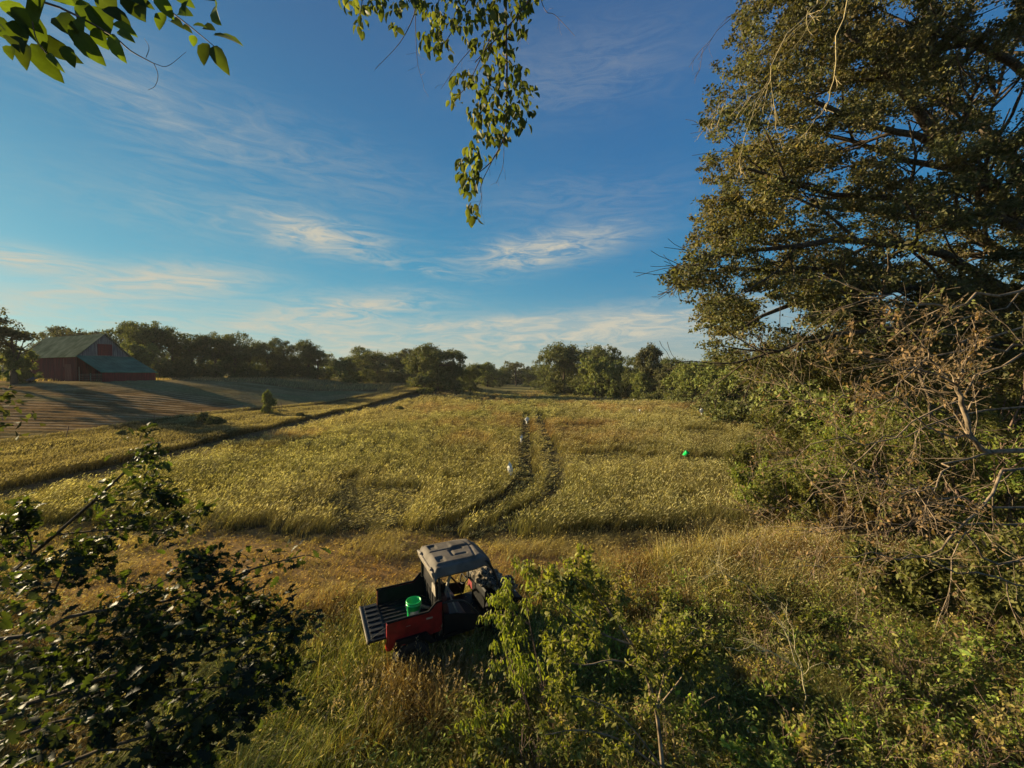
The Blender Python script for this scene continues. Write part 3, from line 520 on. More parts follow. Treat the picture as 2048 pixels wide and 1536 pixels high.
# generic shrub built of stems and leaves
def shrub(name, label, cat, x, y, h, w, nleaf, leaf, cols, seed, kind='lance', wr=.45, group=None, stems=6, mat=None, droop=0.):
    g = np.random.default_rng(seed); z = float(H(x, y)); root = empty(name, (x, y, z), label, cat, group); out = []
    for i in range(stems):
        a = g.random()*6.28; grow(g, (g.normal(0, .1), g.normal(0, .1), -.05), (math.cos(a)*w/h*.6, math.sin(a)*w/h*.6, 1), h*g.uniform(.6, 1), .012*h, 0, 2, out, (4, 6), .4, .7, .15, .5, 7, .2)
    sm = MB()
    for lv, p, r in out: tube(sm, p, np.maximum(r, .004), 5 if lv == 0 else 4)
    sm.build('stem', M_twig, root, smooth=True)
    tipp = [(p, lv) for lv, p, r in out if lv >= 1]; lf = MB(); per = max(3, nleaf//len(tipp))
    for p, lv in tipp:
        i = g.random(per)**.7*(len(p)-1); i0 = np.minimum(i.astype(int), len(p)-2); pos = p[i0]+(p[i0+1]-p[i0])*(i-i0)[:, None]+g.normal(0, leaf*.45, (per, 3))
        ax = g.normal(0, .8, (per, 3))+nrm(p[-1]-p[0]); ax[:, 2] += droop; no = nrm(g.normal(0, .5, (per, 3))+np.array([0, 0, .8])); L = leaf*g.uniform(.6, 1.25, per)
        leaves(lf, pos, ax, no, L, L*wr, kind, pal(g, per, cols, .2))
    lf.build('foliage', mat or M_leaf, root); return root
BRG = [(.17, .23, .045), (.24, .27, .05), (.12, .17, .035), (.22, .20, .06)]; OLV = [(.13, .14, .04), (.18, .17, .05), (.10, .105, .035)]
for i, (px, py, d, h, w_, lab, cols) in enumerate([
   (1520, 980, 16.0, 2.3, 1.6, 'dark green leafy bush at the field corner below the hedge', BRG), (1600, 960, 15, 3.2, 1.8, 'leafy bush right of the field-corner bush, taller', OLV), (1690, 980, 14.2, 3.6, 2.0, 'tall leafy bush left of the dead branch fork', BRG), (1500, 850, 22, 2.6, 2.2, 'shaded bush behind the field-corner bush', OLV),
   (1800, 1000, 13, 4.2, 2.2, 'dense bush behind the crossed dead branches', OLV), (1920, 1000, 12.5, 4.6, 2.4, 'dense dark bush behind the dead trunk', BRG), (2040, 1000, 12, 5, 2.4, 'dense bush at the right edge', OLV), (1620, 850, 19, 4.2, 2.6, 'bush tangle under the oak canopy, left', OLV), (1760, 800, 17, 5.2, 2.8, 'bush tangle under the oak canopy, middle', BRG), (1930, 800, 16.5, 6, 3, 'bush tangle under the oak canopy, right', OLV),
   (1840, 1180, 9.4, 1.9, 1.4, 'leafy bush under the drooping dead twigs', OLV), (1990, 1200, 8.6, 2.4, 1.6, 'leafy bush at the lower right below the dead boughs', OLV)]):
    x = (px-CX)/F*d; shrub('bush', lab, 'bush', x, d, h, w_, 9000, .13, cols, 200+i, group='bushes at the right edge of the field', stems=8)
# bright weeds plants bottom right
for i, (px, py, d, h, lab) in enumerate([(1822, 1270, 7.6, 1.1, 'bright yellow-green sapling lit at lower right'), (1650, 1250, 7.8, .95, 'bright leafy weed right of the bare branched shrub'), (1750, 1330, 7.0, .95, 'pale green leafy weed below the bright sapling'), (1560, 1400, 6.6, .7, 'green weed beside the base of the bare branched shrub'), (1870, 1340, 7.2, .7, 'dark green weed low on the right')]):
    shrub('weed_plant', lab, 'weed', (px-CX)/F*d, d, h, .5, 420, .1, BRG, 300+i, group='leafy weeds at lower right', stems=4, droop=.1)
def brush():
    g = np.random.default_rng(71); sm = MB(); lf = MB()
    for i in range(210):
        y = g.uniform(5.4, 10.5); x = g.uniform(-1.0, 1.30*y+1)
        if y > lane_lo(x)-.6 or (x < 1.2 and y > 7.2): continue
        h = g.uniform(.45, 1.05)*(1+.04*x); out = []; z = float(H(x, y))
        for k in range(4):
            a = g.random()*6.28; grow(g, (x, y, z-.05), (math.cos(a)*.5, math.sin(a)*.5, 1), h*g.uniform(.6, 1), .006, 0, 1, out, (4, 6), .5, .7, .05, .5, 6, .25)
        bare_ = g.random() < .2; cols = [BRG, OLV, [(.26, .21, .07), (.22, .15, .06), (.30, .24, .09)]][g.choice(3, p=[.42, .30, .28])]; lk = g.uniform(.05, .10); wr = g.uniform(.3, .6)
        for lv, p, r in out:
            tube(sm, p, np.maximum(r, .0028), 4)
            if bare_: continue
            n = 16 if lv else 10; i_ = g.random(n)*(len(p)-1); i0 = np.minimum(i_.astype(int), len(p)-2); pos = p[i0]+(p[i0+1]-p[i0])*(i_-i0)[:, None]+g.normal(0, .02, (n, 3))
            ax = g.normal(0, .8, (n, 3)); ax[:, 2] += .1; L = lk*g.uniform(.6, 1.3, n); leaves(lf, pos, ax, nrm(g.normal(0, .6, (n, 3))+np.array([0, 0, .7])), L, L*wr, 'lance', pal(g, n, cols, .25)*g.uniform(.8, 1.3))
    tag(sm.build('brush_twigs', M_twig, smooth=True), 'fine brown twigs tangled through the near undergrowth', 'brush', kind='stuff'); tag(lf.build('brush_leaves', M_near), 'mixed green leaves of the tangled near undergrowth', 'brush', kind='stuff')
brush()
# ------------------------------------------------------------------ saplings in front
def spray_leaves(lf, g, pts, L, cols, nper, droop):
    for c in pts:
        n = nper; a = g.random(n)*6.28; ax = np.stack([np.cos(a)*.6, np.sin(a)*.6, -droop-g.random(n)*.6], 1); no = nrm(np.stack([np.cos(a), np.sin(a), .5+g.random(n)], 1)+g.normal(0, .25, (n, 3)))
        pos = np.array(c)+ax*.015+g.normal(0, .035, (n, 3)); ll = L*g.uniform(.6, 1.2, n); leaves(lf, pos, ax, no, ll, ll*.34, 'lance', pal(g, n, cols, .18)*g.uniform(.8, 1.2))
def sapling1():
    g = np.random.default_rng(8); b = (.75, 6.9); root = empty('sapling', (b[0], b[1], float(H(*b))), 'bright sapling with drooping narrow leaves in front of the vehicle', 'sapling'); o = np.array(root.location); out = []
    st = [[(1110, 1560, 6.9), (1090, 1400, 6.8), (1060, 1250, 6.8), (1045, 1140, 6.9)], [(1110, 1560, 6.9), (1060, 1420, 6.6), (1020, 1330, 6.5), (1000, 1240, 6.6)], [(1110, 1560, 6.9), (1120, 1400, 6.7), (1130, 1280, 6.6), (1110, 1180, 6.7)], [(1110, 1560, 6.9), (1050, 1480, 6.4), (990, 1450, 6.3), (945, 1400, 6.4)],[(1060,1250,6.8),(1020,1220,6.7),(1000,1190,6.7)]]
    sm = MB(); lf = MB(); pts = []
    for c in st:
        p = crv([P(*q) for q in c], 12); p[0, 2] = max(p[0, 2], float(H(*b))-.05); r = np.linspace(.016, .004, 12); tube(sm, p, r, 6); tw = []
        sub(g, p, r, .75, 0, 1, tw, (13, 16), .4, .9, .0, .62, 5, .2)
        for lv, q, rr in tw: tube(sm, q, np.maximum(rr, .0025), 4); pts += [q[-1], q[-2], q[2], q[3]]
        pts += [p[-1], p[-2], p[-3]]
    spray_leaves(lf, g, pts, .105, [(.19, .20, .042), (.25, .25, .055), (.13, .15, .032)], 10, .55)
    sm.build('stem', M_twig, root, origin=o, smooth=True); lf.build('foliage', M_near, root, origin=o)
sapling1()
def sapling2():
    g = np.random.default_rng(18); b = (2.0, 5.2); root = empty('young_tree', (b[0], b[1], float(H(*b))), 'young tree with pale forked trunk and small olive leaves, bottom centre', 'tree'); o = np.array(root.location)
    sm = MB(); lf = MB(); tr = [([(1345, 1800, 5.2), (1325, 1536, 5.2), (1312, 1420, 5.2), (1290, 1345, 5.15), (1265, 1290, 5.1)], .03, .017), ([(1265, 1290, 5.1), (1230, 1240, 5.0), (1200, 1190, 5.1), (1180, 1150, 5.2)], .015, .005), ([(1312, 1420, 5.2), (1330, 1330, 5.3), (1320, 1250, 5.4), (1330, 1200, 5.5)], .013, .005),
       ([(1310, 1530, 5.2), (1240, 1480, 4.9), (1160, 1460, 4.8), (1090, 1470, 4.7)], .013, .005), ([(1290, 1345, 5.15), (1230, 1320, 4.9), (1160, 1330, 4.8), (1080, 1300, 4.7)], .012, .004), ([(1265, 1290, 5.1), (1190, 1260, 4.9), (1120, 1200, 4.9), (1080, 1160, 5.0)], .012, .004), ([(1312, 1420, 5.2), (1380, 1330, 5.3), (1400, 1270, 5.4)], .01, .004), ([(1290, 1345, 5.15), (1350, 1290, 5.2), (1420, 1240, 5.3)], .01, .004), ([(1230, 1240, 5), (1180, 1180, 5), (1130, 1140, 5)], .008, .004), ([(1325, 1536, 5.2), (1250, 1440, 4.9), (1180, 1400, 4.9), (1130, 1390, 4.9)], .01, .004)]
    pts = []
    for c, a, bb in tr:
        p = crv([P(*q) for q in c], 12); r = np.linspace(a, bb, 12); tube(sm, p, r, 7)
        if a > .028: p = p[5:]; r = r[5:]
        tw = []; sub(g, p, r, .7, 0, 2, tw, (5, 7), .6, .9, .05, .6, 5, .15)
        for lv, q, rr in tw:
            tube(sm, q, np.maximum(rr, .002), 4); n = 16; i = g.random(n)*(len(q)-1); i0 = np.minimum(i.astype(int), len(q)-2); pos = q[i0]+(q[i0+1]-q[i0])*(i-i0)[:, None]+g.normal(0, .02, (n, 3))
            ax = g.normal(0, .7, (n, 3)); ax[:, 2] -= .2; no = nrm(g.normal(0, .6, (n, 3))+np.array([0, 0, .6])); L = .072*g.uniform(.5, 1.3, n); leaves(lf, pos, ax, no, L, L*.5, 'lance', pal(g, n, [(.14, .14, .035), (.20, .19, .05), (.09, .10, .03), (.26, .24, .06)], .2))
    sm.build('trunk', M_pale, root, origin=o, smooth=True); lf.build('crown', M_near, root, origin=o)
sapling2()
# ------------------------------------------------------------------ dead branches, right
RS = .62
def bare(name, label, cat, ctrls, mat, seed, kids=(5, 7), mx=2, L=.55, sd_=.7, rmin=.002, droop=0., group=None, leafcol=None, nlf=0, leafL=.08, curv=.5):
    g = np.random.default_rng(seed); o = np.array(P(*ctrls[0][0][0])); root = empty(name, o, label, cat, group); sm = MB(); lf = MB(); nl = 0
    for c, a, b in ctrls:
        a *= RS; b *= RS; p = crv([P(*q) for q in c], 14); dd = np.linalg.norm(p[-1]-p[0]); p[1:-1] += g.normal(0, .012*dd, p[1:-1].shape); r = np.linspace(a, b, 14); tube(sm, p, r, 7); tw = []
        if mx: sub(g, p, r, dd*L, 0, mx, tw, kids, curv, sd_, droop, .55, 6, .15)
        for lv, q, rr in tw:
            tube(sm, q, np.maximum(rr*(1 if lv == 1 else .6), rmin*(1 if lv == 1 else .6)), 4)
            if nlf and g.random() < .8:
                i = g.integers(1, len(q), nlf); pos = q[i]+g.normal(0, .03, (nlf, 3)); ax = g.normal(0, .7, (nlf, 3)); ax[:, 2] -= .5; LL = leafL*g.uniform(.6, 1.2, nlf); leaves(lf, pos, ax, nrm(g.normal(0, 1, (nlf, 3))), LL, LL*.5, 'lance', pal(g, nlf, leafcol, .2)); nl += nlf
    sm.build('branch', mat, root, origin=o, smooth=True)
    if nl: lf.build('foliage', M_leaf, root, origin=o)
    return root
# air
hz = newmat('hazy_air'); hz[1].nodes.remove(hz[2]); pv = hz[1].nodes.new('ShaderNodeVolumePrincipled'); pv.inputs['Density'].default_value = .00014; pv.inputs['Color'].default_value = (.95, .93, .9, 1); pv.inputs['Anisotropy'].default_value = .1
hz[1].links.new(pv.outputs[0], hz[1].nodes['Material Output'].inputs['Volume'])
hb = bmesh.new(); bmesh.ops.create_cube(hb, size=1, matrix=Matrix.Translation((0, 1100, 13)) @ Matrix.Diagonal((3200, 2900, 34, 1))); hme = bpy.data.meshes.new('haze'); hb.to_mesh(hme); hb.free(); hme.materials.append(hz[0]); tag(link(bpy.data.objects.new('haze', hme)), kind='stuff', label='thin warm evening haze over the fields', cat='haze')
DRY = [(.22, .14, .07), (.28, .18, .09), (.14, .10, .05)]
bare('dead_tree', 'leaning dead tree with pale forked trunk and dry leaves at the right edge', 'tree', [
  ([(2130, 890, 7.2), (2030, 905, 7), (1985, 905, 6.9), (1940, 870, 6.8), (1925, 800, 6.8), (1912, 770, 6.8)], .075, .05), ([(1912, 770, 6.8), (1935, 720, 6.8), (1950, 690, 6.9), (1945, 640, 7)], .035, .015), ([(1912, 770, 6.8), (1870, 730, 6.7), (1850, 690, 6.6), (1800, 640, 6.6)], .032, .01),
  ([(1912, 770, 6.8), (1820, 735, 6.6), (1740, 715, 6.4), (1680, 690, 6.3)], .028, .008), ([(1940, 870, 6.8), (1860, 860, 6.5), (1800, 800, 6.4), (1700, 830, 6.3)], .028, .008), ([(1985, 905, 6.9), (1900, 930, 6.5), (1850, 980, 6.3), (1760, 1010, 6.2)], .03, .008)],
  M_pale, 31, (5, 7), 2, .5, .7, .0035, leafcol=DRY, nlf=4)
bare('dead_bough', 'pale dead bough sweeping down from the right edge, topmost of three', 'branch', [([(2120, 560, 8), (1980, 580, 7.8), (1880, 620, 7.5), (1760, 590, 7.3), (1650, 640, 7.2)], .05, .01), ([(2120, 700, 8), (2000, 690, 7.6), (1900, 680, 7.2), (1800, 620, 7)], .04, .01)], M_pale, 32, (5, 7), 2, .42, .7, .004, group='dead boughs at the right edge', leafcol=OLV, nlf=3)
bare('dead_bough', 'long straight dead bough slanting to lower left, middle of three', 'branch', [([(2120, 920, 7), (2000, 960, 6.6), (1900, 1060, 6.3), (1830, 1110, 6.2), (1700, 1130, 6.1)], .045, .008), ([(2120, 1000, 7), (1980, 1010, 6.6), (1860, 985, 6.3), (1760, 960, 6.1), (1640, 900, 6)], .035, .006)], M_pale, 33, (5, 7), 2, .42, .75, .003, group='dead boughs at the right edge', leafcol=DRY, nlf=2)
bare('dead_bough', 'drooping dead twigs over the lower right grass, lowest of three', 'branch', [([(2120, 1090, 6.5), (1990, 1130, 6.1), (1930, 1060, 6), (1900, 1150, 5.9), (1870, 1260, 5.9)], .03, .005), ([(2120, 1180, 6.5), (1980, 1150, 6), (1850, 1130, 5.8), (1720, 1110, 5.7), (1600, 1130, 5.8)], .028, .005)], M_pale, 34, (5, 7), 2, .4, .75, .0028, group='dead boughs at the right edge', leafcol=DRY, nlf=1)
bare('dead_bough', 'tangle of dead twigs hanging below the oak canopy', 'branch', [([(2110, 700, 8.5), (1950, 760, 8), (1800, 860, 7.8), (1640, 900, 7.6), (1540, 960, 7.5)], .04, .006), ([(2110, 1040, 7.6), (1960, 1050, 7.3), (1820, 1030, 7.1), (1700, 1060, 7), (1560, 1060, 7)], .03, .005), ([(2110, 640, 10), (1900, 700, 9.4), (1750, 780, 9), (1620, 800, 9), (1540, 760, 9)], .045, .008), ([(2110, 800, 10), (1900, 840, 9.2), (1750, 900, 9), (1640, 980, 9), (1560, 1020, 9)], .04, .008), ([(2110, 520, 10), (1950, 640, 9.5), (1800, 690, 9.2), (1700, 760, 9)], .035, .008)], M_pale, 35, (8, 11), 2, .45, .8, .005, leafcol=DRY, nlf=3)
M_yel = plain('pale_twig_bark', (.42, .33, .16), .8, var=.3, scale=30)
g0 = (1618, 1440, 6.8)
bare('bare_shrub', 'leafless pale branched shrub standing in the green grass', 'shrub', [([(1618, 1480, 6.9), (1612, 1400, 6.8), (1600, 1340, 6.7), (1560, 1240, 6.6), (1500, 1180, 6.5), (1430, 1140, 6.4)], .022, .005), ([(1600, 1340, 6.7), (1530, 1300, 6.5), (1470, 1300, 6.4), (1425, 1280, 6.3)], .013, .004), ([(1600, 1340, 6.7), (1590, 1280, 6.7), (1570, 1220, 6.8), (1520, 1170, 6.9)], .01, .004), ([(1605, 1350, 6.7), (1640, 1325, 6.7), (1680, 1340, 6.7)], .008, .003)], plain('pale_bark', (.42, .36, .2), .8, var=.3, scale=30), 36, (4, 6), 2, .4, .7, .003)
bare('hanging_twig', 'long pale bare twig hanging before the oak, right one', 'branch', [([(1700, -60, 3), (1686, 20, 3), (1665, 130, 3), (1655, 200, 3), (1620, 245, 3), (1545, 275, 3)], .008, .002)], M_yel, 41, (2, 4), 2, .25, .6, .0022, -.3, group='bare twigs hanging at the top right')
bare('hanging_twig', 'pale bare twig hanging before the oak, left one with many side twigs', 'branch', [([(1650, -60, 3.1), (1610, 30, 3), (1560, 100, 3), (1525, 190, 3), (1480, 290, 3), (1425, 345, 3)], .007, .0015), ([(1690, -60, 3.1), (1600, 80, 3.1), (1500, 160, 3.1), (1420, 240, 3.1)], .004, .0013)], M_yel, 42, (5, 7), 2, .3, .5, .002, -.3, group='bare twigs hanging at the top right')
bare('hanging_twig', 'purplish bare twig against the sky left of the oak', 'branch', [([(1530, -60, 3), (1490, 5, 3), (1440, 60, 3), (1405, 110, 3), (1385, 150, 3)], .005, .001)], M_twig, 43, (3, 4), 2, .4, .45, .0016, -.3, group='bare twigs hanging at the top right')
# ------------------------------------------------------------------ leafy hanging branch, top centre
def hanging():
    g = np.random.default_rng(12); o = np.array(P(1012, -200, 2.8)); root = empty('hanging_branch', o, 'leafy branch hanging down against the sky, top centre', 'branch'); sm = MB(); lf = MB(); d = 2.8
    ST = [([(1014, -200), (1012, -40), (1012, 60), (1014, 150), (1012, 230), (1010, 270), (985, 320), (958, 345)], .012, .003), ([(1014, -200), (1060, -30), (1035, 30), (990, 80), (950, 125)], .007, .003), ([(1014, -200), (945, -20), (925, 20), (900, 70), (880, 95)], .006, .002), ([(1014, -200), (870, -90), (835, -20), (828, 30), (800, 85), (752, 137)], .006, .0013),
      ([(1014, -200), (790, -110), (735, -40), (722, 20), (715, 60)], .005, .002), ([(990, 60), (960, 120), (935, 170), (912, 195)], .004, .002), ([(985, 320), (962, 370), (962, 400), (943, 440)], .003, .0015), ([(1008, 280), (1006, 330), (992, 368)], .0025, .001), ([(830, 0), (832, 80), (836, 130), (848, 172)], .003, .001), ([(1035, 30), (1045, 60), (1042, 75)], .003, .002), ([(1070, -40), (1090, 20), (1110, 30), (1150, 72)], .003, .001), ([(940, 100), (915, 130), (882, 178)], .0025, .001), ([(962, 350), (964, 400), (962, 432)], .0015, .0008)]
    for c, a, b in ST:
        p = crv([P(x, y, d+g.normal(0, .03)) for x, y in c], 16); tube(sm, p, np.linspace(a, b, 16), 6); tw = []
        sub(g, p, np.linspace(a, b, 16)*.5, .22, 0, 1, tw, (3, 5), .7, .8, -.2, .5, 5, .3)
        for lv, q, rr in tw: tube(sm, q, np.maximum(rr*.6, .0008), 4)
    CL = [(700, 8, 18), (725, 25, 26), (722, 60, 20), (760, 12, 20), (795, 22, 26), (790, 60, 14), (845, 10, 24), (870, 25, 26), (885, 45, 20), (860, 85, 30), (885, 105, 28), (872, 70, 26), (925, 20, 32), (955, 40, 30), (920, 60, 26), (975, 30, 30), (1000, 60, 30), (990, 20, 30), (1035, 30, 28), (1050, 10, 26), (1045, 62, 20), (950, 90, 30), (975, 110, 34), (985, 80, 30), (1000, 130, 28),
      (975, 145, 28), (925, 165, 22), (910, 195, 20), (940, 155, 16), (965, 180, 30), (985, 200, 34), (1000, 170, 26), (1040, 145, 20), (1045, 180, 24), (1048, 200, 18), (1030, 175, 18), (945, 225, 24), (960, 245, 28), (985, 235, 32), (1010, 225, 30), (1035, 240, 26), (1045, 255, 18), (1000, 270, 28), (985, 290, 26), (970, 275, 24), (940, 300, 20), (955, 315, 24), (925, 335, 18), (950, 340, 24), (925, 360, 22), (945, 360, 22), (930, 388, 18), (940, 420, 16), (948, 442, 10), (1065, 230, 10), (1018, 100, 24), (1030, 215, 22), (1060, -10, 30), (900, -5, 36), (1015, -10, 40), (960, -10, 40), (820, -10, 30), (760, -20, 30)]
    for cx, cy, r in CL:
        n = int(4+r*.48); dz = g.normal(0, .1, n)
        for i in range(n):
            q = np.array(P(cx+g.normal(0, r*.42), cy-8+g.normal(0, r*.36), d+dz[i])); 
            ax = np.array([g.normal(0, .45), g.normal(0, .4), -1+g.normal(0, .35)]); no = nrm(np.array([g.normal(-.2, .7), -1+g.normal(0, .5), g.normal(.4, .5)])); L = .066*g.uniform(.55, 1.25)
            leaves(lf, q[None], ax[None], no[None], L, L*.5, 'oval', pal(g, 1, [(.085, .10, .03), (.12, .125, .04), (.065, .075, .028), (.15, .14, .05)], .2))
    sm.build('branch', M_twig, root, origin=o, smooth=True); lf.build('foliage', M_near, root, origin=o)
hanging()
def topleft():
    g = np.random.default_rng(14); o = np.array(P(-100, -120, 1.1)); root = empty('overhanging_branch', o, 'close branch with broad backlit leaves in the top left corner', 'branch'); sm = MB(); lf = MB(); d = 1.05
    for c, a, b in [([(-100, -120), (20, -20), (120, 15), (220, 68), (262, 102), (308, 127)], .004, .0012), ([(308, 127), (335, 132), (372, 104)], .0009, .0004), ([(308, 127), (316, 150), (310, 172), (296, 180)], .0009, .0004), ([(292, 115), (298, 95), (288, 76)], .0008, .0004), ([(-100, -120), (180, -60), (300, -5), (370, 45), (428, 92)], .0035, .001), ([(60, -10), (70, 70), (95, 110)], .002, .0008), ([(-100, 10), (-30, 20), (10, 60)], .002, .001)]:
        p = crv([P(x, y, d) for x, y in c], 16); tube(sm, p, np.linspace(a, b, 16), 7)
    LV = [(432, 5, 75, 62, 40), (427, 68, 10, 58, 32), (425, 90, 62, 68, 30), (415, 85, 100, 50, 26), (405, 55, 15, 32, 22), (388, 70, 95, 24, 16), (355, 25, 20, 45, 24), (340, 40, 35, 50, 20), (290, 5, 75, 60, 34), (330, 25, 110, 40, 24), (365, 50, 40, 30, 12), (385, 50, 0, 28, 16), (400, -10, 30, 50, 24), (375, 0, 95, 38, 16), (245, -15, 20, 60, 28),
          (245, -20, 60, 60, 40), (222, 66, 72, 58, 30), (225, 45, 25, 50, 24), (185, 55, 60, 45, 30), (235, 60, 35, 45, 20), (205, 15, 30, 60, 34), (150, 60, 55, 75, 40), (130, 90, 70, 48, 26), (60, 85, 62, 78, 42), (45, 85, 66, 80, 30), (95, 105, 50, 55, 16), (70, 75, 25, 85, 38), (110, 30, 40, 90, 44), (20, 70, 50, 60, 30), (0, 60, 70, 62, 30), (30, 10, 60, 90, 46), (70, 20, 70, 80, 44), (150, 0, 50, 85, 46), (190, 10, 70, 70, 44), (170, 30, 100, 60, 40), (120, -20, 40, 80, 40), (0, 0, 40, 80, 40), (-20, 30, 50, 70, 36), (10, -30, 30, 90, 40), (90, -10, 110, 70, 40), (210, -20, 80, 70, 40), (60, -30, 20, 90, 44), (310, -15, 60, 50, 30), (350, -10, 30, 45, 24), (140, 40, 80, 60, 34), (40, 40, 80, 70, 36), (20, 90, 70, 40, 20)]
    for x, y, an, L, W_ in LV:
        a = R(an); dd = d+g.normal(0, .04); ax = np.array([math.cos(a), g.normal(0, .25), -math.sin(a)]); no = nrm(np.array([g.normal(.15, .35), -1, g.normal(.2, .4)])); q = np.array(P(x, y, dd))
        leaves(lf, q[None], ax[None], no[None], L/F*dd*.92, W_/F*dd*.9, 'oval', pal(g, 1, [(.06, .08, .015), (.10, .13, .02), (.045, .055, .015)], .2))
    sm.build('branch', M_twig, root, origin=o, smooth=True); lf.build('foliage', M_near, root, origin=o)
topleft()
def bottomleft():
    g = np.random.default_rng(15)
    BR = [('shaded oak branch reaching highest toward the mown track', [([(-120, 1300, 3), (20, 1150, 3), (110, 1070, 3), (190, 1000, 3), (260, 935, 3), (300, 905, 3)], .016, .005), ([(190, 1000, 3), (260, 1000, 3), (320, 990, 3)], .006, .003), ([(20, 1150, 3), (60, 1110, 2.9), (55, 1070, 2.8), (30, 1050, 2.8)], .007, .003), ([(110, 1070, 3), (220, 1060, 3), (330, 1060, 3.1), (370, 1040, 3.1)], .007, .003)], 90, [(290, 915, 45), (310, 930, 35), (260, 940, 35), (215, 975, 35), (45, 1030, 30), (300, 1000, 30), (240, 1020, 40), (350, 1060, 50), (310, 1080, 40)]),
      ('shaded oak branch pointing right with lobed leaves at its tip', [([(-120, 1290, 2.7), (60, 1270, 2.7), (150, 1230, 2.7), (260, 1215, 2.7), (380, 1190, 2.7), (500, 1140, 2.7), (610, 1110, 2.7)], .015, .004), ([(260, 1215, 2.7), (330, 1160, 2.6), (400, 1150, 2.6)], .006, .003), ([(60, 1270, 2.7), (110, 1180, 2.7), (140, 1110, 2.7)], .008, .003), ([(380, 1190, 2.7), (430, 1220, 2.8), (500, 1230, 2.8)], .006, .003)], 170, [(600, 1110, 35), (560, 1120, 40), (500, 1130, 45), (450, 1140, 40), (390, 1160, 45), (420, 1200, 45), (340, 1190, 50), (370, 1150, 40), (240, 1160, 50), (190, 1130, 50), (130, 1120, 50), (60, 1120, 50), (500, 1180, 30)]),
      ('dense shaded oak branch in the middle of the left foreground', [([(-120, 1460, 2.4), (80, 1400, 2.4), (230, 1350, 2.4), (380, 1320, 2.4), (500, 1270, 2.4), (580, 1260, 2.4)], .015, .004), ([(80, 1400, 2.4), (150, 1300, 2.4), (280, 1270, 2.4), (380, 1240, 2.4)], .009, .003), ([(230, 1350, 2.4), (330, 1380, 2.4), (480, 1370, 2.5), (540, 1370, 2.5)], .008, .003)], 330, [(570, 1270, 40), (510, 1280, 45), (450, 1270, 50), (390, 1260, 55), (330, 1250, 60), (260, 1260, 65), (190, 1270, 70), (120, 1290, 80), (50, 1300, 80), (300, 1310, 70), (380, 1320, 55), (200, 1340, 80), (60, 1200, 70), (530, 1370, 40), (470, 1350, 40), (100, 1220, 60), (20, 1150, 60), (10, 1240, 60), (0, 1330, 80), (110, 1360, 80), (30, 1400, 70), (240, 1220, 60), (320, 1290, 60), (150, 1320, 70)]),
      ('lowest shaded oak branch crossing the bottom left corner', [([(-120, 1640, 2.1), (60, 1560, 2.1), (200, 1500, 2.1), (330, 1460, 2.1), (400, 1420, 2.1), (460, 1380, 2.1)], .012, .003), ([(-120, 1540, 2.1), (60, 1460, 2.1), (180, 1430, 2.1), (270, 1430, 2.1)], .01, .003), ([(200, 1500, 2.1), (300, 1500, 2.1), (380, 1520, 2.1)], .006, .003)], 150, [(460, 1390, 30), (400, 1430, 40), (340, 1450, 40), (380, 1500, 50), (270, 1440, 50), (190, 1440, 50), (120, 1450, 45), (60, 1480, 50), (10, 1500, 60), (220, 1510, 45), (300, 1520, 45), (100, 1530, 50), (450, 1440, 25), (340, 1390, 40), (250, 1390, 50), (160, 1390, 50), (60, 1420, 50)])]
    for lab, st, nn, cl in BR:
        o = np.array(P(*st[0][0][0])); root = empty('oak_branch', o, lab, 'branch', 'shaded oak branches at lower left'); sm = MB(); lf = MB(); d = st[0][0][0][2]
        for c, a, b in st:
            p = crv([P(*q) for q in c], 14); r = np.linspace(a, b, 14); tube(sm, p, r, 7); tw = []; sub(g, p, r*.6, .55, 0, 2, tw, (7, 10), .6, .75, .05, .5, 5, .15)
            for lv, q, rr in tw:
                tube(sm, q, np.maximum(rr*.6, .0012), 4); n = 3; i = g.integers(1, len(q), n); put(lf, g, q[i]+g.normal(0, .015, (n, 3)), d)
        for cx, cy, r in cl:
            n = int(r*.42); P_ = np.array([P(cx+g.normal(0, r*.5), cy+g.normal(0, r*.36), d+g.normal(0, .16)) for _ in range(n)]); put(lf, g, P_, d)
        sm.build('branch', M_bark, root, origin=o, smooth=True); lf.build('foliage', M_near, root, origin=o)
def put(lf, g, pos, d):
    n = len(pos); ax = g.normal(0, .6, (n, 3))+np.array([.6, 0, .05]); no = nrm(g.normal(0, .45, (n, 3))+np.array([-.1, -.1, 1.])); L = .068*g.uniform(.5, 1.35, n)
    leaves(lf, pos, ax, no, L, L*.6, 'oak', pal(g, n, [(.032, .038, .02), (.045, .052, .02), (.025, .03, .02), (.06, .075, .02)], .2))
bottomleft()
# ------------------------------------------------------------------ mesh helpers for hard things
def bmo(name, bm, mat, parent=None, smooth=False, loc=None):
    me = bpy.data.meshes.new(name); bmesh.ops.recalc_face_normals(bm, faces=bm.faces); bm.to_mesh(me); bm.free(); me.materials.append(mat)
    if smooth: me.polygons.foreach_set('use_smooth', [True]*len(me.polygons)); me.update()
    o = link(bpy.data.objects.new(name, me)); o.parent = parent
    if loc: o.location = loc
    return o
def bx(bm, c, s, rot=(0, 0, 0), bev=.01, taper=None):
    r = bmesh.ops.create_cube(bm, size=1); vs = r['verts']
    if taper:
        for v in vs:
            if v.co.z > 0: v.co.x *= taper[0]; v.co.y *= taper[1]
    M = Matrix.Translation(c) @ Matrix.Rotation(rot[2], 4, 'Z') @ Matrix.Rotation(rot[1], 4, 'Y') @ Matrix.Rotation(rot[0], 4, 'X') @ Matrix.Diagonal((*s, 1))
    bmesh.ops.transform(bm, matrix=M, verts=vs)
    if bev: bmesh.ops.bevel(bm, geom=list({e for v in vs for e in v.link_edges}), offset=bev, segments=2, affect='EDGES', profile=.6)
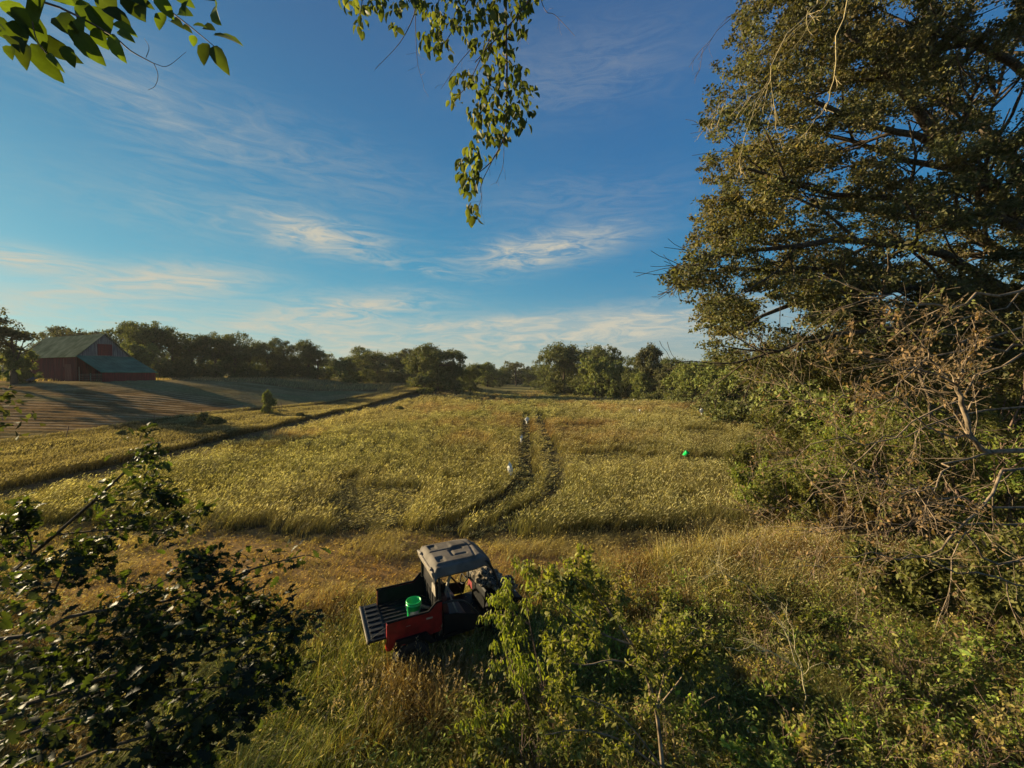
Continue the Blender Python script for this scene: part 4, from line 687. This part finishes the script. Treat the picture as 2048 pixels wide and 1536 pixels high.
def prism(bm, prof, y0, y1):     # profile in xz, extruded along y
    a = [bm.verts.new((x, y0, z)) for x, z in prof]; b = [bm.verts.new((x, y1, z)) for x, z in prof]; n = len(prof)
    bm.faces.new(a); bm.faces.new(b[::-1])
    for i in range(n): bm.faces.new((a[i], b[i], b[(i+1) % n], a[(i+1) % n]))
def lathe(bm, prof, seg=32, axis='Z', M=None):
    rings = []
    for r, z in prof:
        ring = []
        for i in range(seg):
            a = i*2*math.pi/seg; co = Vector((r*math.cos(a), r*math.sin(a), z))
            if axis == 'Y': co = Vector((co.x, co.z, co.y))
            ring.append(bm.verts.new(M @ co if M else co))
        rings.append(ring)
    for k in range(len(rings)-1):
        for i in range(seg):
            j = (i+1) % seg; bm.faces.new((rings[k][i], rings[k][j], rings[k+1][j], rings[k+1][i]))
def tub(name, plist, r, mat, parent, sides=8, close=True):
    mb = MB()
    for pts in plist: tube(mb, crv(pts, max(8, 4*len(pts))) if len(pts) > 2 else pts, [r]*(max(8, 4*len(pts)) if len(pts) > 2 else 2), sides)
    return mb.build(name, mat, parent, smooth=True, col=False)
# ------------------------------------------------------------------ barn
def boards(name, c1, c2, sc_=.22):
    m, t, b = newmat(name); tc_ = t.nodes.new('ShaderNodeTexCoord'); mp = t.nodes.new('ShaderNodeMapping'); mp.inputs['Scale'].default_value = (4, 4, .25); t.links.new(tc_.outputs['Object'], mp.inputs[0])
    n = t.nodes.new('ShaderNodeTexNoise'); n.inputs['Scale'].default_value = 1.6; n.inputs['Detail'].default_value = 6; t.links.new(mp.outputs[0], n.inputs[0])
    rp = t.nodes.new('ShaderNodeValToRGB'); rp.color_ramp.elements[0].position = .38; rp.color_ramp.elements[1].position = .68; rp.color_ramp.elements[0].color = (*c1, 1); rp.color_ramp.elements[1].color = (*c2, 1); t.links.new(n.outputs[0], rp.inputs[0]); t.links.new(rp.outputs[0], b.inputs['Base Color'])
    b.inputs['Roughness'].default_value = .9; return m
M_red = boards('weathered_red_boards', (.045, .008, .010), (.15, .018, .018)); M_grey = boards('grey_boards', (.10, .085, .08), (.27, .24, .22)); M_redp = boards('red_door_paint', (.12, .012, .012), (.24, .025, .02))
M_roof = plain('green_roof_metal', (.10, .13, .085), .9, var=.25, scale=.7, col2=(.15, .175, .125), spec=0); M_roof2 = plain('teal_roof_metal', (.075, .17, .11), .9, var=.2, scale=.6, spec=0); M_dark = plain('matte_black', (.012, .012, .012), 1)  # last one is a plain near-black, for the cart wheels
def barn():
    ax = Vector((-.93, .37, 0)).normalized(); rz = math.atan2(ax.y, ax.x)      # local +x runs away along the ridge
    o = Vector((-80, 78.7, 4.55)); root = empty('barn', o, 'weathered red barn with green metal roof and open lean-to', 'barn'); root.rotation_euler = (0, 0, rz)
    # local y: ax rotated +90deg = (-.37,-.93) -> toward camera
    Wd, L, e, ap = 4.0, 22.6, 4.85, 9.2
    bm = bmesh.new()
    # vertical boards with gaps as one wall mesh
    g = random.Random(4)
    def wallrow(x0, y0, x1, y1, zt, zb=0.0, th=.05):
        Lw = math.hypot(x1-x0, y1-y0); n = int(Lw/.3); a = math.atan2(y1-y0, x1-x0)
        for i in range(n):
            t = (i+.5)/n; top = zt(t) if callable(zt) else zt; off = g.uniform(-.015, .015)
            bx(bm, (x0+(x1-x0)*t-math.sin(a)*off, y0+(y1-y0)*t+math.cos(a)*off, (top+zb)/2), (Lw/n*.985, th, top-zb), (0, 0, a), 0)
    wallrow(0.03, Wd, L, Wd, e); bmo('wall', bm, M_red, root); bm = bmesh.new(); wallrow(.03, -Wd, L, -Wd, e); bmo('wall', bm, M_red, root); bm = bmesh.new()
    wallrow(L, -Wd, L, Wd, lambda t: e+(ap-e)*(1-abs(2*t-1)))
    bmo('wall', bm, M_red, root); bm = bmesh.new(); wallrow(0, -Wd, 0, Wd, e); bmo('wall', bm, M_red, root); bm = bmesh.new()
    wallrow(0, -Wd+.05, 0, Wd-.05, lambda t: e+(ap-e)*(1-abs(2*t-1))-.05, e+.01); gw = bmo('gable_wall', bm, M_grey, root)
    bm = bmesh.new(); bx(bm, (-.1, 0, e+1.35), (.08, 2.2, 2.2), bev=.01); bmo('loft_door', bm, M_redp, root)
    bm = bmesh.new()
    for s in (1, -1):
        sl = math.hypot(Wd+.35, (ap-e)*(Wd+.35)/Wd); a = math.atan2(ap-e, Wd)
        bx(bm, ((L)/2, s*(Wd+.35)/2, (ap+e)/2+.12-.17*(ap-e)/Wd), (L+.8, sl, .07), (-s*a, 0, 0), 0)
        for i in range(38): bx(bm, (-.3+i*.62, s*(Wd+.35)/2, (ap+e)/2+.165-.17*(ap-e)/Wd), (.04, sl, .04), (-s*a, 0, 0), 0)
    bmo('roof', bm, M_roof, root)
    lw, le, hi = 8.5, 1.75, e+.02; bm = bmesh.new(); sl = math.hypot(lw+.3, hi-le); a = math.atan2(hi-le, lw)
    bx(bm, (-(lw+.3)/2, 0, (hi+le)/2+.02), (sl, 2*Wd+.5, .07), (0, -a, 0), 0)
    for i in range(14): bx(bm, (-(lw+.3)/2, -Wd-.2+i*.65, (hi+le)/2+.065), (sl, .04, .04), (0, -a, 0), 0)
    bmo('lean_to_roof', bm, M_roof2, root)
    bm = bmesh.new(); wallrow(-lw, -Wd, -lw, Wd, le-.05); bmo('lean_to_wall', bm, M_redp, root); bm = bmesh.new(); wallrow(-lw+.1, -Wd, -.05, -Wd, lambda t: le+(hi-le)*t-.1)
    bmo('lean_to_wall', bm, M_red, root)
    bm = bmesh.new()
    for yy in (Wd-.1,):
        for z in (.4, .75, 1.1, 1.4): bx(bm, (-lw/2, yy, z), (lw-.2, .05, .06), bev=0)
        for xx in (-lw+.15, -lw*.5, -.3): bx(bm, (xx, yy-.06, .8+(.6 if xx > -1 else 0)), (.12, .05, 1.6+(1.2 if xx > -1 else 0)), bev=0)
    bmo('gate', bm, M_grey, root)
    bm = bmesh.new(); bx(bm, (4.6, Wd+.06, 3.6), (.3, .04, 1.6), bev=0); bx(bm, (3.1, Wd+.05, 1.7), (2.4, .05, 3.2), bev=0); bmo('side_door', bm, M_grey if False else boards('patched_boards', (.09, .02, .018), (.2, .09, .07)), root)
barn()
# yard things by the barn
M_white = plain('chalky_white_paint', (.6, .6, .56), .5, var=.12)
x, y = tp(25, 72); t = empty('storage_tank', (x, y, float(H(x, y))), 'long white storage tank lying left of the barn', 'tank', rz=R(150)); bm = bmesh.new()
lathe(bm, [(.0, -1.6), (.25, -1.55), (.42, -1.35), (.46, -1.1), (.46, 1.1), (.42, 1.35), (.25, 1.55), (.0, 1.6)], 20, 'Z', Matrix.Translation((0, 0, .85)) @ Matrix.Rotation(R(90), 4, 'Y')); bmo('tank_body', bm, M_white, t, True)
for s_ in (-.9, .9): bm = bmesh.new(); bx(bm, (s_, 0, .25), (.15, .7, .55), bev=.01); bmo('cradle', bm, M_grey, t)
x, y = tp(47, 71); t = empty('wooden_hutch', (x, y, float(H(x, y))), 'upright pale wooden hutch at the barn left corner', 'hutch', rz=R(20)); bm = bmesh.new(); bx(bm, (0, 0, .85), (.95, .8, 1.7), bev=.02); bmo('cabinet', bm, boards('pale_boards', (.25, .2, .15), (.4, .33, .26)), t); bm = bmesh.new(); bx(bm, (0, 0, 1.74), (1.1, .95, .08), (0, R(6), 0), .01); bmo('lid', bm, M_grey, t)
x, y = tp(64, 70); t = empty('yard_cart', (x, y, float(H(x, y))), 'small tipped blue-grey cart before the barn wall', 'cart', rz=R(15)); bm = bmesh.new(); bx(bm, (0, 0, .65), (1.3, .8, .12), (0, R(-28), 0), .01); bx(bm, (.0, .38, .78), (1.3, .05, .3), (0, R(-28), 0), .01); bx(bm, (0, -.38, .78), (1.3, .05, .3), (0, R(-28), 0), .01); bmo('tray', bm, plain('blue_grey_paint', (.09, .12, .18), .6), t)
for s in (-.42, .42):
    bm = bmesh.new(); lathe(bm, [(.0, -.05), (.3, -.05), (.3, .05), (0, .05)], 18, 'Y', Matrix.Translation((-.1, s, .3))); bmo('wheel', bm, M_dark, t)
# ------------------------------------------------------------------ fence
M_rust = plain('rusty_steel', (.10, .055, .035), .8, var=.4, scale=20)
FX = [(float(sx(q))+1.1, q) for q in (34.5, 43, 49, 55, 61, 68, 76, 85, 94)]
names = ['nearest rusty fence post on the verge, at far left', 'second rusty fence post from the near end', 'third rusty fence post from the near end', 'fourth rusty fence post, beside the bright weed bush', 'fifth rusty fence post from the near end', 'sixth rusty fence post from the near end', 'third fence post from the far end', 'second fence post from the far end', 'farthest fence post of the line']
f = empty('wire_fence', (FX[0][0], FX[0][1], float(H(*FX[0]))), 'thin post and wire fence along the edge of the stubble field', 'fence')
fo = np.array(f.location)
for i, (x, y) in enumerate(FX):
    z = float(H(x, y)); mb = MB(); lean = rng.normal(0, .06); tube(mb, [(x, y, z-.2), (x+lean, y, z+.7), (x+lean*1.8+(.12 if i == 0 else 0), y, z+1.45)], [.035, .032, .03], 6)
    mb.build('post', M_rust, f, origin=fo)
mb = MB()
for hh in (.45, .85, 1.2):
    pp = []
    for i in range(len(FX)-1):
        for k in range(4): tt = k/4; x = FX[i][0]*(1-tt)+FX[i+1][0]*tt; y = FX[i][1]*(1-tt)+FX[i+1][1]*tt; pp.append((x, y, float(H(*FX[i]))*(1-tt)+float(H(*FX[i+1]))*tt+hh-.08*math.sin(math.pi*tt)))
    tube(mb, pp, [.006]*len(pp), 3)
mb.build('wire', M_rust, f, origin=fo)
# ------------------------------------------------------------------ green buckets
M_green = plain('green_plastic', (.0, .55, .11), .35, var=.08, spec=.5); M_wire = plain('zinc_wire', (.5, .5, .48), .35, 1); M_paper = plain('printed_label', (.42, .5, .40), .6, var=.25, scale=40)
def bucket(loc, label, rot=(0, 0, 0), lab=True):
    t = empty('bucket', loc, label, 'bucket', 'green plastic buckets'); t.rotation_euler = rot
    bm = bmesh.new(); lathe(bm, [(.0, .0), (.128, .0), (.13, .004), (.148, .29), (.158, .291), (.158, .305), (.15, .306), (.151, .33), (.16, .331), (.161, .35), (.156, .366), (.146, .366), (.125, .012), (0, .01)], 40)
    bmo('body', bm, M_green, t, True)
    h = [(.160*math.cos(a), -.02-.165*abs(math.sin(a))*1.0, .31-.17*math.sin(a)) for a in np.linspace(0, math.pi, 12)]
    hd = tub('handle', [h], .003, M_wire, t)
    bm = bmesh.new(); lathe(bm, [(.006, -.05), (.009, -.05), (.009, .05), (.006, .05)], 10, 'Z', Matrix.Translation((0, -.19, .14)) @ Matrix.Rotation(R(90), 4, 'Y')); bmo('grip', bm, M_white, hd)
    if lab:
        bm = bmesh.new(); n = 10
        vs = [[bm.verts.new((1.012*(.13+.018*z/.29)*math.cos(a), 1.012*(.13+.018*z/.29)*math.sin(a), z)) for a in np.linspace(R(-115), R(-40), n)] for z in (.07, .19)]
        for i in range(n-1): bm.faces.new((vs[0][i], vs[0][i+1], vs[1][i+1], vs[1][i]))
        bmo('paper_label', bm, M_paper, t)
    return t
xb, yb = tp(1370, 27.0); bucket((xb, yb, float(H(xb, yb))+.45), 'small green bucket lying out in the field grass near the hedge', (R(20), R(30), 0), False)
# ------------------------------------------------------------------ white bags on stakes
M_cloth = plain('white_cloth', (.78, .75, .68), .9, var=.12, scale=12, bump=.3)
def flag(px, d, w_, h_, zb, label, seed, lean):
    g = np.random.default_rng(seed); x = (px-CX)/F*d; z0 = float(H(x, d)); t = empty('marker_bag', (x, d, z0), label, 'bag', 'white bags on stakes in the field'); ns, nr = 7, 11; bm = bmesh.new(); rings = []
    for i in range(ns):
        tt = i/(ns-1); r = (min(tt/.62, (1-tt)/.38)*.40+.03)*w_; ring = []
        for k in range(nr): a = k*2*math.pi/nr; rr = r*(1+.5*math.sin(2*a+seed+tt*5)+.12*math.sin(7*a+tt*5)); ring.append(bm.verts.new((rr*math.cos(a)+lean*tt, rr*.55*math.sin(a), zb+h_*tt+.02*math.sin(5*a))))
        rings.append(ring)
    for i in range(ns-1):
        for k in range(nr): j = (k+1) % nr; bm.faces.new((rings[i][k], rings[i][j], rings[i+1][j], rings[i+1][k]))
    bm.faces.new(rings[-1]); bm.faces.new(rings[0][::-1]); bmo('bag', bm, M_cloth, t); mb = MB(); tube(mb, [(0, 0, -.1), (0, 0, zb*.6), (.02, 0, zb+h_*.4)], [.014]*3, 6); mb.build('stake', M_pale, t)
flag(1022, 21.5, .42, .75, .5, 'nearest and largest white bag, left of the wheel tracks', 1, -.08); flag(1042, 32, .34, .65, .5, 'second white bag, thin and faint beside the left wheel track', 2, .05); flag(1053, 44, .55, .8, .55, 'farthest white bag at the head of the wheel tracks', 3, .1); flag(1404, 48.6, .55, .85, .6, 'white bag far to the right near the hedge', 4, 0)
for i, (px, d) in enumerate([(1268, 70), (1212, 84), (1280, 52)]):
    x = (px-CX)/F*d; t = empty('pale_flower_head', (x, d, float(H(x, d))), ['tiny pale flower head left of the right hand bag', 'tiny pale flower head farthest out in the field', 'tiny pale flower head nearest the green bucket'][i], 'flower', 'pale flower heads in the field'); bm = bmesh.new(); bmesh.ops.create_icosphere(bm, subdivisions=2, radius=.1, matrix=Matrix.Translation((0, 0, 1.15)))
    for v in bm.verts: v.co *= 1+rng.normal(0, .02)
    bmo('bloom', bm, M_cloth, t); mb = MB(); tube(mb, [(0, 0, 0), (0, 0, 1.1)], [.012]*2, 5); mb.build('stem', M_twig, t)
# ------------------------------------------------------------------ utility vehicle
def utv():
    hd = R(27); o = (-1.45, 8.99, float(H(-1.45, 8.99))); t = empty('utility_vehicle', o, 'red side-by-side utility vehicle with black roof and open cargo bed', 'utility vehicle'); t.rotation_euler = (0, 0, hd)
    Mb = plain('black_plastic', (.008, .008, .008), .6, spec=.15, var=.25, scale=10); Mr = plain('red_body_paint', (.20, .008, .008), .4, var=.3, scale=6, spec=.4); Mroof = plain('dusty_grey_plastic', (.12, .102, .082), .75, var=.35, scale=3, spec=.15, bump=.05, bscale=90)
    Mt = plain('tyre_rubber', (.025, .023, .02), .9, var=.3, scale=20, bump=.2); Mm = plain('dusty_black_steel', (.025, .023, .02), .45, .2, var=.3); Mst = plain('bed_liner', (.012, .012, .012), .5, spec=.25, var=.25, scale=9); Mtan = plain('dusty_trim_and_sunlit_edge', (.26, .22, .17), .7, var=.25)  # tan trim colour, also used as painted sunlight on tailgate and roof edges
    Mlite = plain('clear_lens', (.5, .5, .48), .15, spec=.8)
    # bed
    bm = bmesh.new(); bx(bm, (-.9, 0, .80), (1.12, 1.3, .05))
    for i in range(9): bx(bm, (-.9, -.54+i*.135, .835), (1.06, .05, .022), bev=.006)
    bmo('bed_floor', bm, Mst, t)
    prof = [(-1.46, .58), (-.36, .70), (-.36, 1.30), (-.46, 1.30), (-.62, 1.14), (-1.46, 1.14)]
    for s in (-1, 1):
        bm = bmesh.new(); prism(bm, prof, s*.655, s*.70); bmesh.ops.bevel(bm, geom=bm.edges[:], offset=.008, segments=2, affect='EDGES')
        p = bmo('bed_side', bm, Mr, t)
        bm = bmesh.new(); prism(bm, [(-1.45, .82), (-.37, .82), (-.37, 1.297), (-.465, 1.297), (-.622, 1.137), (-1.45, 1.137)], s*.63, s*.653); bmo('inner_liner', bm, Mst, p)
        mb = MB(); rp_ = [(-1.47, s*.68, 1.15), (-1.05, s*.68, 1.15), (-.64, s*.68, 1.15), (-.47, s*.68, 1.31), (-.36, s*.68, 1.31)]; tube(mb, rp_, [.024]*5, 8); mb.build('rim_cap', Mb, p, smooth=True, col=False)
        if s < 0:
            bm = bmesh.new(); bx(bm, (-.63, -.703, 1.03), (.13, .005, .035), bev=0); bmo('decal', bm, Mtan, p); bm = bmesh.new(); bx(bm, (-1.06, -.703, .99), (.09, .005, .006), bev=0); bmo('decal', bm, Mtan, p)
            bm = bmesh.new(); bx(bm, (-1.462, -.66, .86), (.03, .09, .52), bev=.008); bmo('tail_corner', bm, Mr, p)
        bm = bmesh.new(); bx(bm, (-1.47, s*.62, .66), (.04, .13, .11), bev=.01); bmo('tail_light', bm, plain('tail_lens', (.35, .02, .015), .2, spec=.7), p)
    bm = bmesh.new(); bx(bm, (-.37, 0, 1.04), (.05, 1.3, .5)); [bx(bm, (-.40, -.5+i*.2, 1.04), (.02, .05, .42), bev=.004) for i in range(6)]; bmo('bed_front_panel', bm, Mst, t)
    tg = bmesh.new(); bx(tg, (-1.64, 0, .845), (.34, 1.32, .045)); 
    for i in range(7): bx(tg, (-1.63, -.54+i*.18, .875), (.24, .075, .03), bev=.01)
    bx(tg, (-1.815, 0, .85), (.035, 1.34, .075), bev=.012); tgo = bmo('tailgate', tg, Mst, t)
    bm = bmesh.new(); bx(bm, (-1.834, 0, .85), (.006, 1.3, .06), bev=0); bmo('sunlit_edge_strip', bm, Mtan, tgo)  # pale strip stands in for sunlight on the tailgate edge
    [tub('stay_cable', [[(-1.46, s*.64, 1.05), (-1.78, s*.62, .88)]], .006, Mm, tgo) for s in (-1, 1)]
    bm = bmesh.new(); bx(bm, (-.62, .12, .86), (.5, .07, .03), (0, 0, R(-50)), .006); so = bmo('wood_stake', bm, M_pale); so.matrix_world = Matrix.Translation(o) @ Matrix.Rotation(hd, 4, 'Z'); tag(so, 'short pale wooden stake lying in the cargo bed', 'stake')
    # chassis
    bm = bmesh.new(); bx(bm, (.0, 0, .42), (2.6, .75, .16), bev=.03); bx(bm, (.35, 0, .52), (1.35, 1.36, .07), bev=.02); bx(bm, (-.9, 0, .62), (1.0, .7, .3), bev=.04); bx(bm, (-.35, 0, .62), (.3, 1.3, .35), bev=.03); bmo('chassis', bm, Mb, t)
    bm = bmesh.new(); bx(bm, (-.05, -.36, .80), (.5, .56, .16), bev=.05); bx(bm, (-.05, .36, .80), (.5, .56, .16), bev=.05); bx(bm, (-.26, -.36, 1.1), (.13, .54, .56), (0, R(-10), 0), .05); bx(bm, (-.26, .36, 1.1), (.13, .54, .56), (0, R(-10), 0), .05); bmo('seat', bm, plain('seat_vinyl', (.06, .018, .015), .55, var=.4, scale=3), t)
    # front
    bm = bmesh.new(); prism(bm, [(.72, .5), (1.55, .5), (1.62, .72), (1.5, .92), (1.1, 1.08), (.8, 1.12), (.72, 1.0)], -.42, .42); bmesh.ops.bevel(bm, geom=bm.edges[:], offset=.04, segments=3, affect='EDGES'); hood = bmo('hood', bm, Mb, t)
    for s in (-1, 1):
        bm = bmesh.new(); prism(bm, [(.72, .72), (.8, 1.0), (1.2, 1.02), (1.55, .9), (1.58, .8), (1.4, .92), (1.1, .92), (.85, .78)], s*.40, s*.72); bmesh.ops.bevel(bm, geom=bm.edges[:], offset=.015, segments=2, affect='EDGES'); bmo('front_fender', bm, Mr if s > 0 else Mb, t)
        bm = bmesh.new(); bx(bm, (1.56, s*.28, .8), (.08, .2, .1), (0, R(-20), 0), .03); bmo('headlight', bm, Mlite, t)
        bm = bmesh.new(); prism(bm, [(-1.35, .60), (-1.3, .78), (-.7, .78), (-.5, .55), (-.62, .55), (-.78, .70), (-1.22, .70), (-1.28, .58)], s*.5, s*.78); bmo('rear_fender', bm, Mb, t)
    bm = bmesh.new(); bx(bm, (.78, 0, 1.08), (.22, 1.3, .2), (0, R(12), 0), .05); bmo('dashboard', bm, Mb, t)
    mb = MB(); a = np.linspace(0, 2*math.pi, 25); tube(mb, [(.52+.08*math.sin(q), .36+.17*math.cos(q), 1.15+.15*math.sin(q)) for q in a], [.016]*25, 8); tube(mb, [(.75, .36, 1.02), (.52, .36, 1.15)], [.02, .02], 8); tube(mb, [(.52, .2, 1.15), (.52, .52, 1.15)], [.012, .012], 6); mb.build('steering_wheel', Mb, t, smooth=True, col=False)
    # cage
    for s in (-1, 1):
        tub('roll_cage', [[(-.36, s*.66, .6), (-.38, s*.67, 1.25), (-.40, s*.62, 1.82), (-.28, s*.58, 1.90), (.6, s*.56, 1.88), (.78, s*.6, 1.78), (1.02, s*.66, 1.15), (1.05, s*.66, .8)], [(-.44, s*.60, 1.25), (-.46, s*.57, 1.8)]], .027, Mm, t)
        tub('roll_cage_brace', [[(-.38, s*.67, 1.25), (.1, s*.70, 1.2), (.5, s*.70, .75), (.55, s*.68, .55)]], .022, Mm, t)
    for s in (-1, 1):
        bm = bmesh.new(); bx(bm, (-.2, s*.52, 1.5), (.05, .05, .62), (R(-s*14), R(12), 0), .01); bx(bm, (-.06, s*.45, 1.12), (.03, .05, .5), (R(s*25), R(-18), 0), .008); bmo('seat_belt', bm, Mtan, t)
        bm = bmesh.new(); bx(bm, (-.27, s*.36, 1.46), (.10, .28, .17), (0, R(-10), 0), .04); bmo('headrest', bm, Mb, t)
        bm = bmesh.new(); prism(bm, [(-.32, .62), (.62, .55), (.68, .82), (.3, .86), (-.05, .98), (-.32, 1.02)], s*.69, s*.715); bmesh.ops.bevel(bm, geom=bm.edges[:], offset=.006, segments=1, affect='EDGES'); bmo('door', bm, Mb, t)
        bm = bmesh.new(); bx(bm, (.98, s*.80, 1.32), (.05, .17, .11), (0, 0, R(s*12)), .02); bx(bm, (.97, s*.70, 1.28), (.02, .1, .02), bev=.004); bmo('mirror', bm, Mb, t)
    tub('cross_bar', [[(-.38, -.66, 1.32), (-.38, .66, 1.32)], [(-.4, -.6, 1.86), (-.4, .6, 1.86)], [(.72, -.58, 1.8), (.72, .58, 1.8)], [(-.38, -.6, 1.8), (-.38, .62, 1.34)]], .022, Mm, t)
    bm = bmesh.new(); bx(bm, (-.42, 0, 1.44), (.012, 1.2, .3), bev=0); bmo('rear_shield', bm, plain('smoked_plastic', (.05, .047, .045), .3), t)
    bm = bmesh.new(); bx(bm, (-.41, -.38, 1.40), (.07, .36, .2), bev=.02); bmo('cushion', bm, Mtan, t)
    # roof: moulded shell
    nx, ny = 56, 64; mb = MB(); X = np.linspace(-.52, .80, nx); Y = np.linspace(-.70, .70, ny); XX, YY = np.meshgrid(X, Y, indexing='ij')
    fw_ = .70-.10*sst(.3, .8, XX)
    YS = YY/.70*fw_; edge = np.maximum(sst(.86, 1.0, abs(YY)/.70), 0); ez = -.13*edge-.10*sst(.62, .80, XX)-.10*sst(-.44, -.52, XX)+.03*(1-(YY/.7)**2)
    def rec(x0, x1, y0, y1, k=.02): return sst(x0-k, x0+k, XX)*sst(x1+k, x1-k, XX)*sst(y0-k, y0+k, YY)*sst(y1+k, y1-k, YY)
    slant = XX+.12*abs(YY)
    Z = 1.97+ez+.035*sst(.30, .33, (slant-.0))*sst(.55, .5, abs(YY))*0+.035*rec(-.42, .62, -.52, .52, .03)-.03*rec(.0, .34, -.30, .02, .02)+.028*rec(.06, .34, -.25, -.03)-.03*rec(-.36, -.2, .22, .44, .02)-.03*rec(-.36, -.2, -.44, -.22, .02)+.02*rec(.1, .5, .12, .42, .03)-.025*sst(.02, .0, abs(YY-.07-.0*XX)-.012)*rec(-.4, .6, -.5, .5)-.02*sst(.03, .01, abs(slant-.52))*rec(-.4, .62, -.5, .5)
    V = np.stack([XX, YS, Z], -1).reshape(-1, 3); V2 = V-np.array([0, 0, .035]); i = (np.arange(nx-1)[:, None]*ny+np.arange(ny-1)[None]).ravel(); q = np.stack([i, i+ny, i+ny+1, i+1], 1); n0 = nx*ny
    bd = list(range(ny))+[k*ny+ny-1 for k in range(1, nx)]+[(nx-1)*ny+j for j in range(ny-2, -1, -1)]+[k*ny for k in range(nx-2, -1, -1)]
    sq = [(bd[k], bd[k+1], bd[k+1]+n0, bd[k]+n0) for k in range(len(bd)-1)]
    mb.add(np.concatenate([V, V2]), q=np.concatenate([q, q[:, ::-1]+n0, np.array(sq)])); ro = mb.build('roof', Mroof, t, smooth=False, col=False)
    bm = bmesh.new(); bx(bm, (-.525, 0, 1.83), (.04, 1.24, .16), (0, R(-15), 0), .01); bx(bm, (-.53, -.42, 1.87), (.05, .16, .14), (0, R(-15), 0), .015); bx(bm, (-.53, .42, 1.87), (.05, .16, .14), (0, R(-15), 0), .015); bmo('sunlit_rear_edge', bm, Mtan, ro)  # rear lip of the roof, sunlight put into its pale colour
    # wheels
    proto = None
    for (wx, wy) in ((-.98, -.62), (-.98, .62), (1.15, -.62), (1.15, .62)):
        if proto is None:
            bm = bmesh.new(); lathe(bm, [(.17, -.115), (.25, -.13), (.315, -.12), (.33, -.08), (.335, 0), (.33, .08), (.315, .12), (.25, .13), (.17, .115)], 36, 'Y')
            for k in range(22):
                a = k*2*math.pi/22
                for s in (-1, 1): bx(bm, (.338*math.cos(a+s*.06), s*.06, .338*math.sin(a+s*.06)), (.03, .10, .035), (0, -a, 0), 0)
            ty = bmo('tyre', bm, Mt, None); bm = bmesh.new(); lathe(bm, [(.0, -.06), (.06, -.07), (.08, -.04), (.15, -.05), (.175, -.115), (.18, -.1), (.18, .1), (.175, .11), (.15, .05), (0, .05)], 28, 'Y')
            for k in range(6): a = k*math.pi/3; bx(bm, (.11*math.cos(a), -.07, .11*math.sin(a)), (.12, .03, .03), (0, -a, 0), .004)
            ri = bmo('rim', bm, Mm, None); proto = (ty, ri); parts = proto
        else:
            parts = [link(p.copy()) for p in proto]
        wl = link(bpy.data.objects.new('wheel', None)); wl.parent = t; wl.location = (wx, wy, .33); wl.rotation_euler = (0, 0, 0 if wy < 0 else math.pi)
        for p in parts: p.parent = wl
    return t, hd, o
uv, hd, uo = utv()
def loc2w(x, y, z): c, s = math.cos(hd), math.sin(hd); return (uo[0]+x*c-y*s, uo[1]+x*s+y*c, uo[2]+z)
bk = bucket(loc2w(-.84, -.22, .848), 'green plastic bucket standing in the red cargo bed', (0, 0, R(10)))
# camouflage jacket over dash
def camo():
    m, tt, b = newmat('camouflage_cloth'); tc_ = tt.nodes.new('ShaderNodeTexCoord'); v = tt.nodes.new('ShaderNodeTexNoise'); v.inputs['Scale'].default_value = 9; v.inputs['Detail'].default_value = 4; v.inputs['Distortion'].default_value = 1.5; tt.links.new(tc_.outputs['Object'], v.inputs[0])
    rp = tt.nodes.new('ShaderNodeValToRGB'); rp.color_ramp.interpolation = 'CONSTANT'; e = rp.color_ramp.elements; e[0].color = (.012, .011, .009, 1); e[1].position = .45; e[1].color = (.10, .08, .055, 1); q = e.new(.52); q.color = (.34, .27, .18, 1); q = e.new(.57); q.color = (.02, .017, .014, 1)
    tt.links.new(v.outputs[0], rp.inputs[0]); tt.links.new(rp.outputs[0], b.inputs['Base Color']); b.inputs['Roughness'].default_value = .9
    def lump(name, label, cat, c, s, seed):
        g = np.random.default_rng(seed); bm = bmesh.new(); bmesh.ops.create_icosphere(bm, subdivisions=5, radius=1)
        for v_ in bm.verts:
            p = v_.co.copy(); k = 1+.16*math.sin(3*p.x+seed)*math.cos(4*p.y)+.09*math.sin(9*p.x+5*p.z+seed)+.06*math.sin(15*p.y+8*p.z)+.04*math.sin(23*p.x-11*p.y); v_.co = Vector((p.x*s[0]*k, p.y*s[1]*k, max(p.z*k, -.55)*s[2]))
        o = bmo(name, bm, m, None, True); o.location = loc2w(*c); o.rotation_euler = (0, R(12), hd); tag(o, label, cat)
    lump('camouflage_jacket', 'crumpled camouflage jacket heaped on the vehicle dashboard', 'jacket', (.92, -.14, 1.27), (.36, .54, .19), 3)
    lump('camouflage_bag', 'camouflage bag lying on the near side of the vehicle hood', 'bag', (1.22, -.40, 1.14), (.32, .24, .17), 7)
camo()
# tall seed stalks in front of the vehicle
def stalks():
    g = np.random.default_rng(61); mb = MB(); n = 130; x = g.uniform(-3.0, -.2, n); y = 7.0+.5*(x+1.5)*.3+g.normal(0, .35, n); h = g.uniform(.55, .95, n)
    col = np.tile(np.array((.22, .175, .115)), (n, 1))*g.uniform(.7, 1.2, (n, 1))
    blades(mb, g, x, y, h, .009*np.ones(n), g.normal(.3, .8, n), .15+.3*g.random(n), col, 0, None, .1, 4)
    for k in range(9):
        t = .72+.28*k/9; lm_ = .25; a = g.random(n)*6.28; pos = np.stack([x+.1*t*t, y, float(0)+H(x, y)+h*t*.95], 1); ax = np.stack([np.cos(a), np.sin(a), .8+g.random(n)], 1); L = .05*g.uniform(.7, 1.3, n)
        leaves(mb, pos, ax, nrm(g.normal(0, 1, (n, 3))), L, L*.4, 'tiny', col*1.25)
    tag(mb.build('seed_stalks', M_grass), 'pale dry seed stalks in front of the vehicle wheels', 'seed stalks', kind='stuff')
stalks()
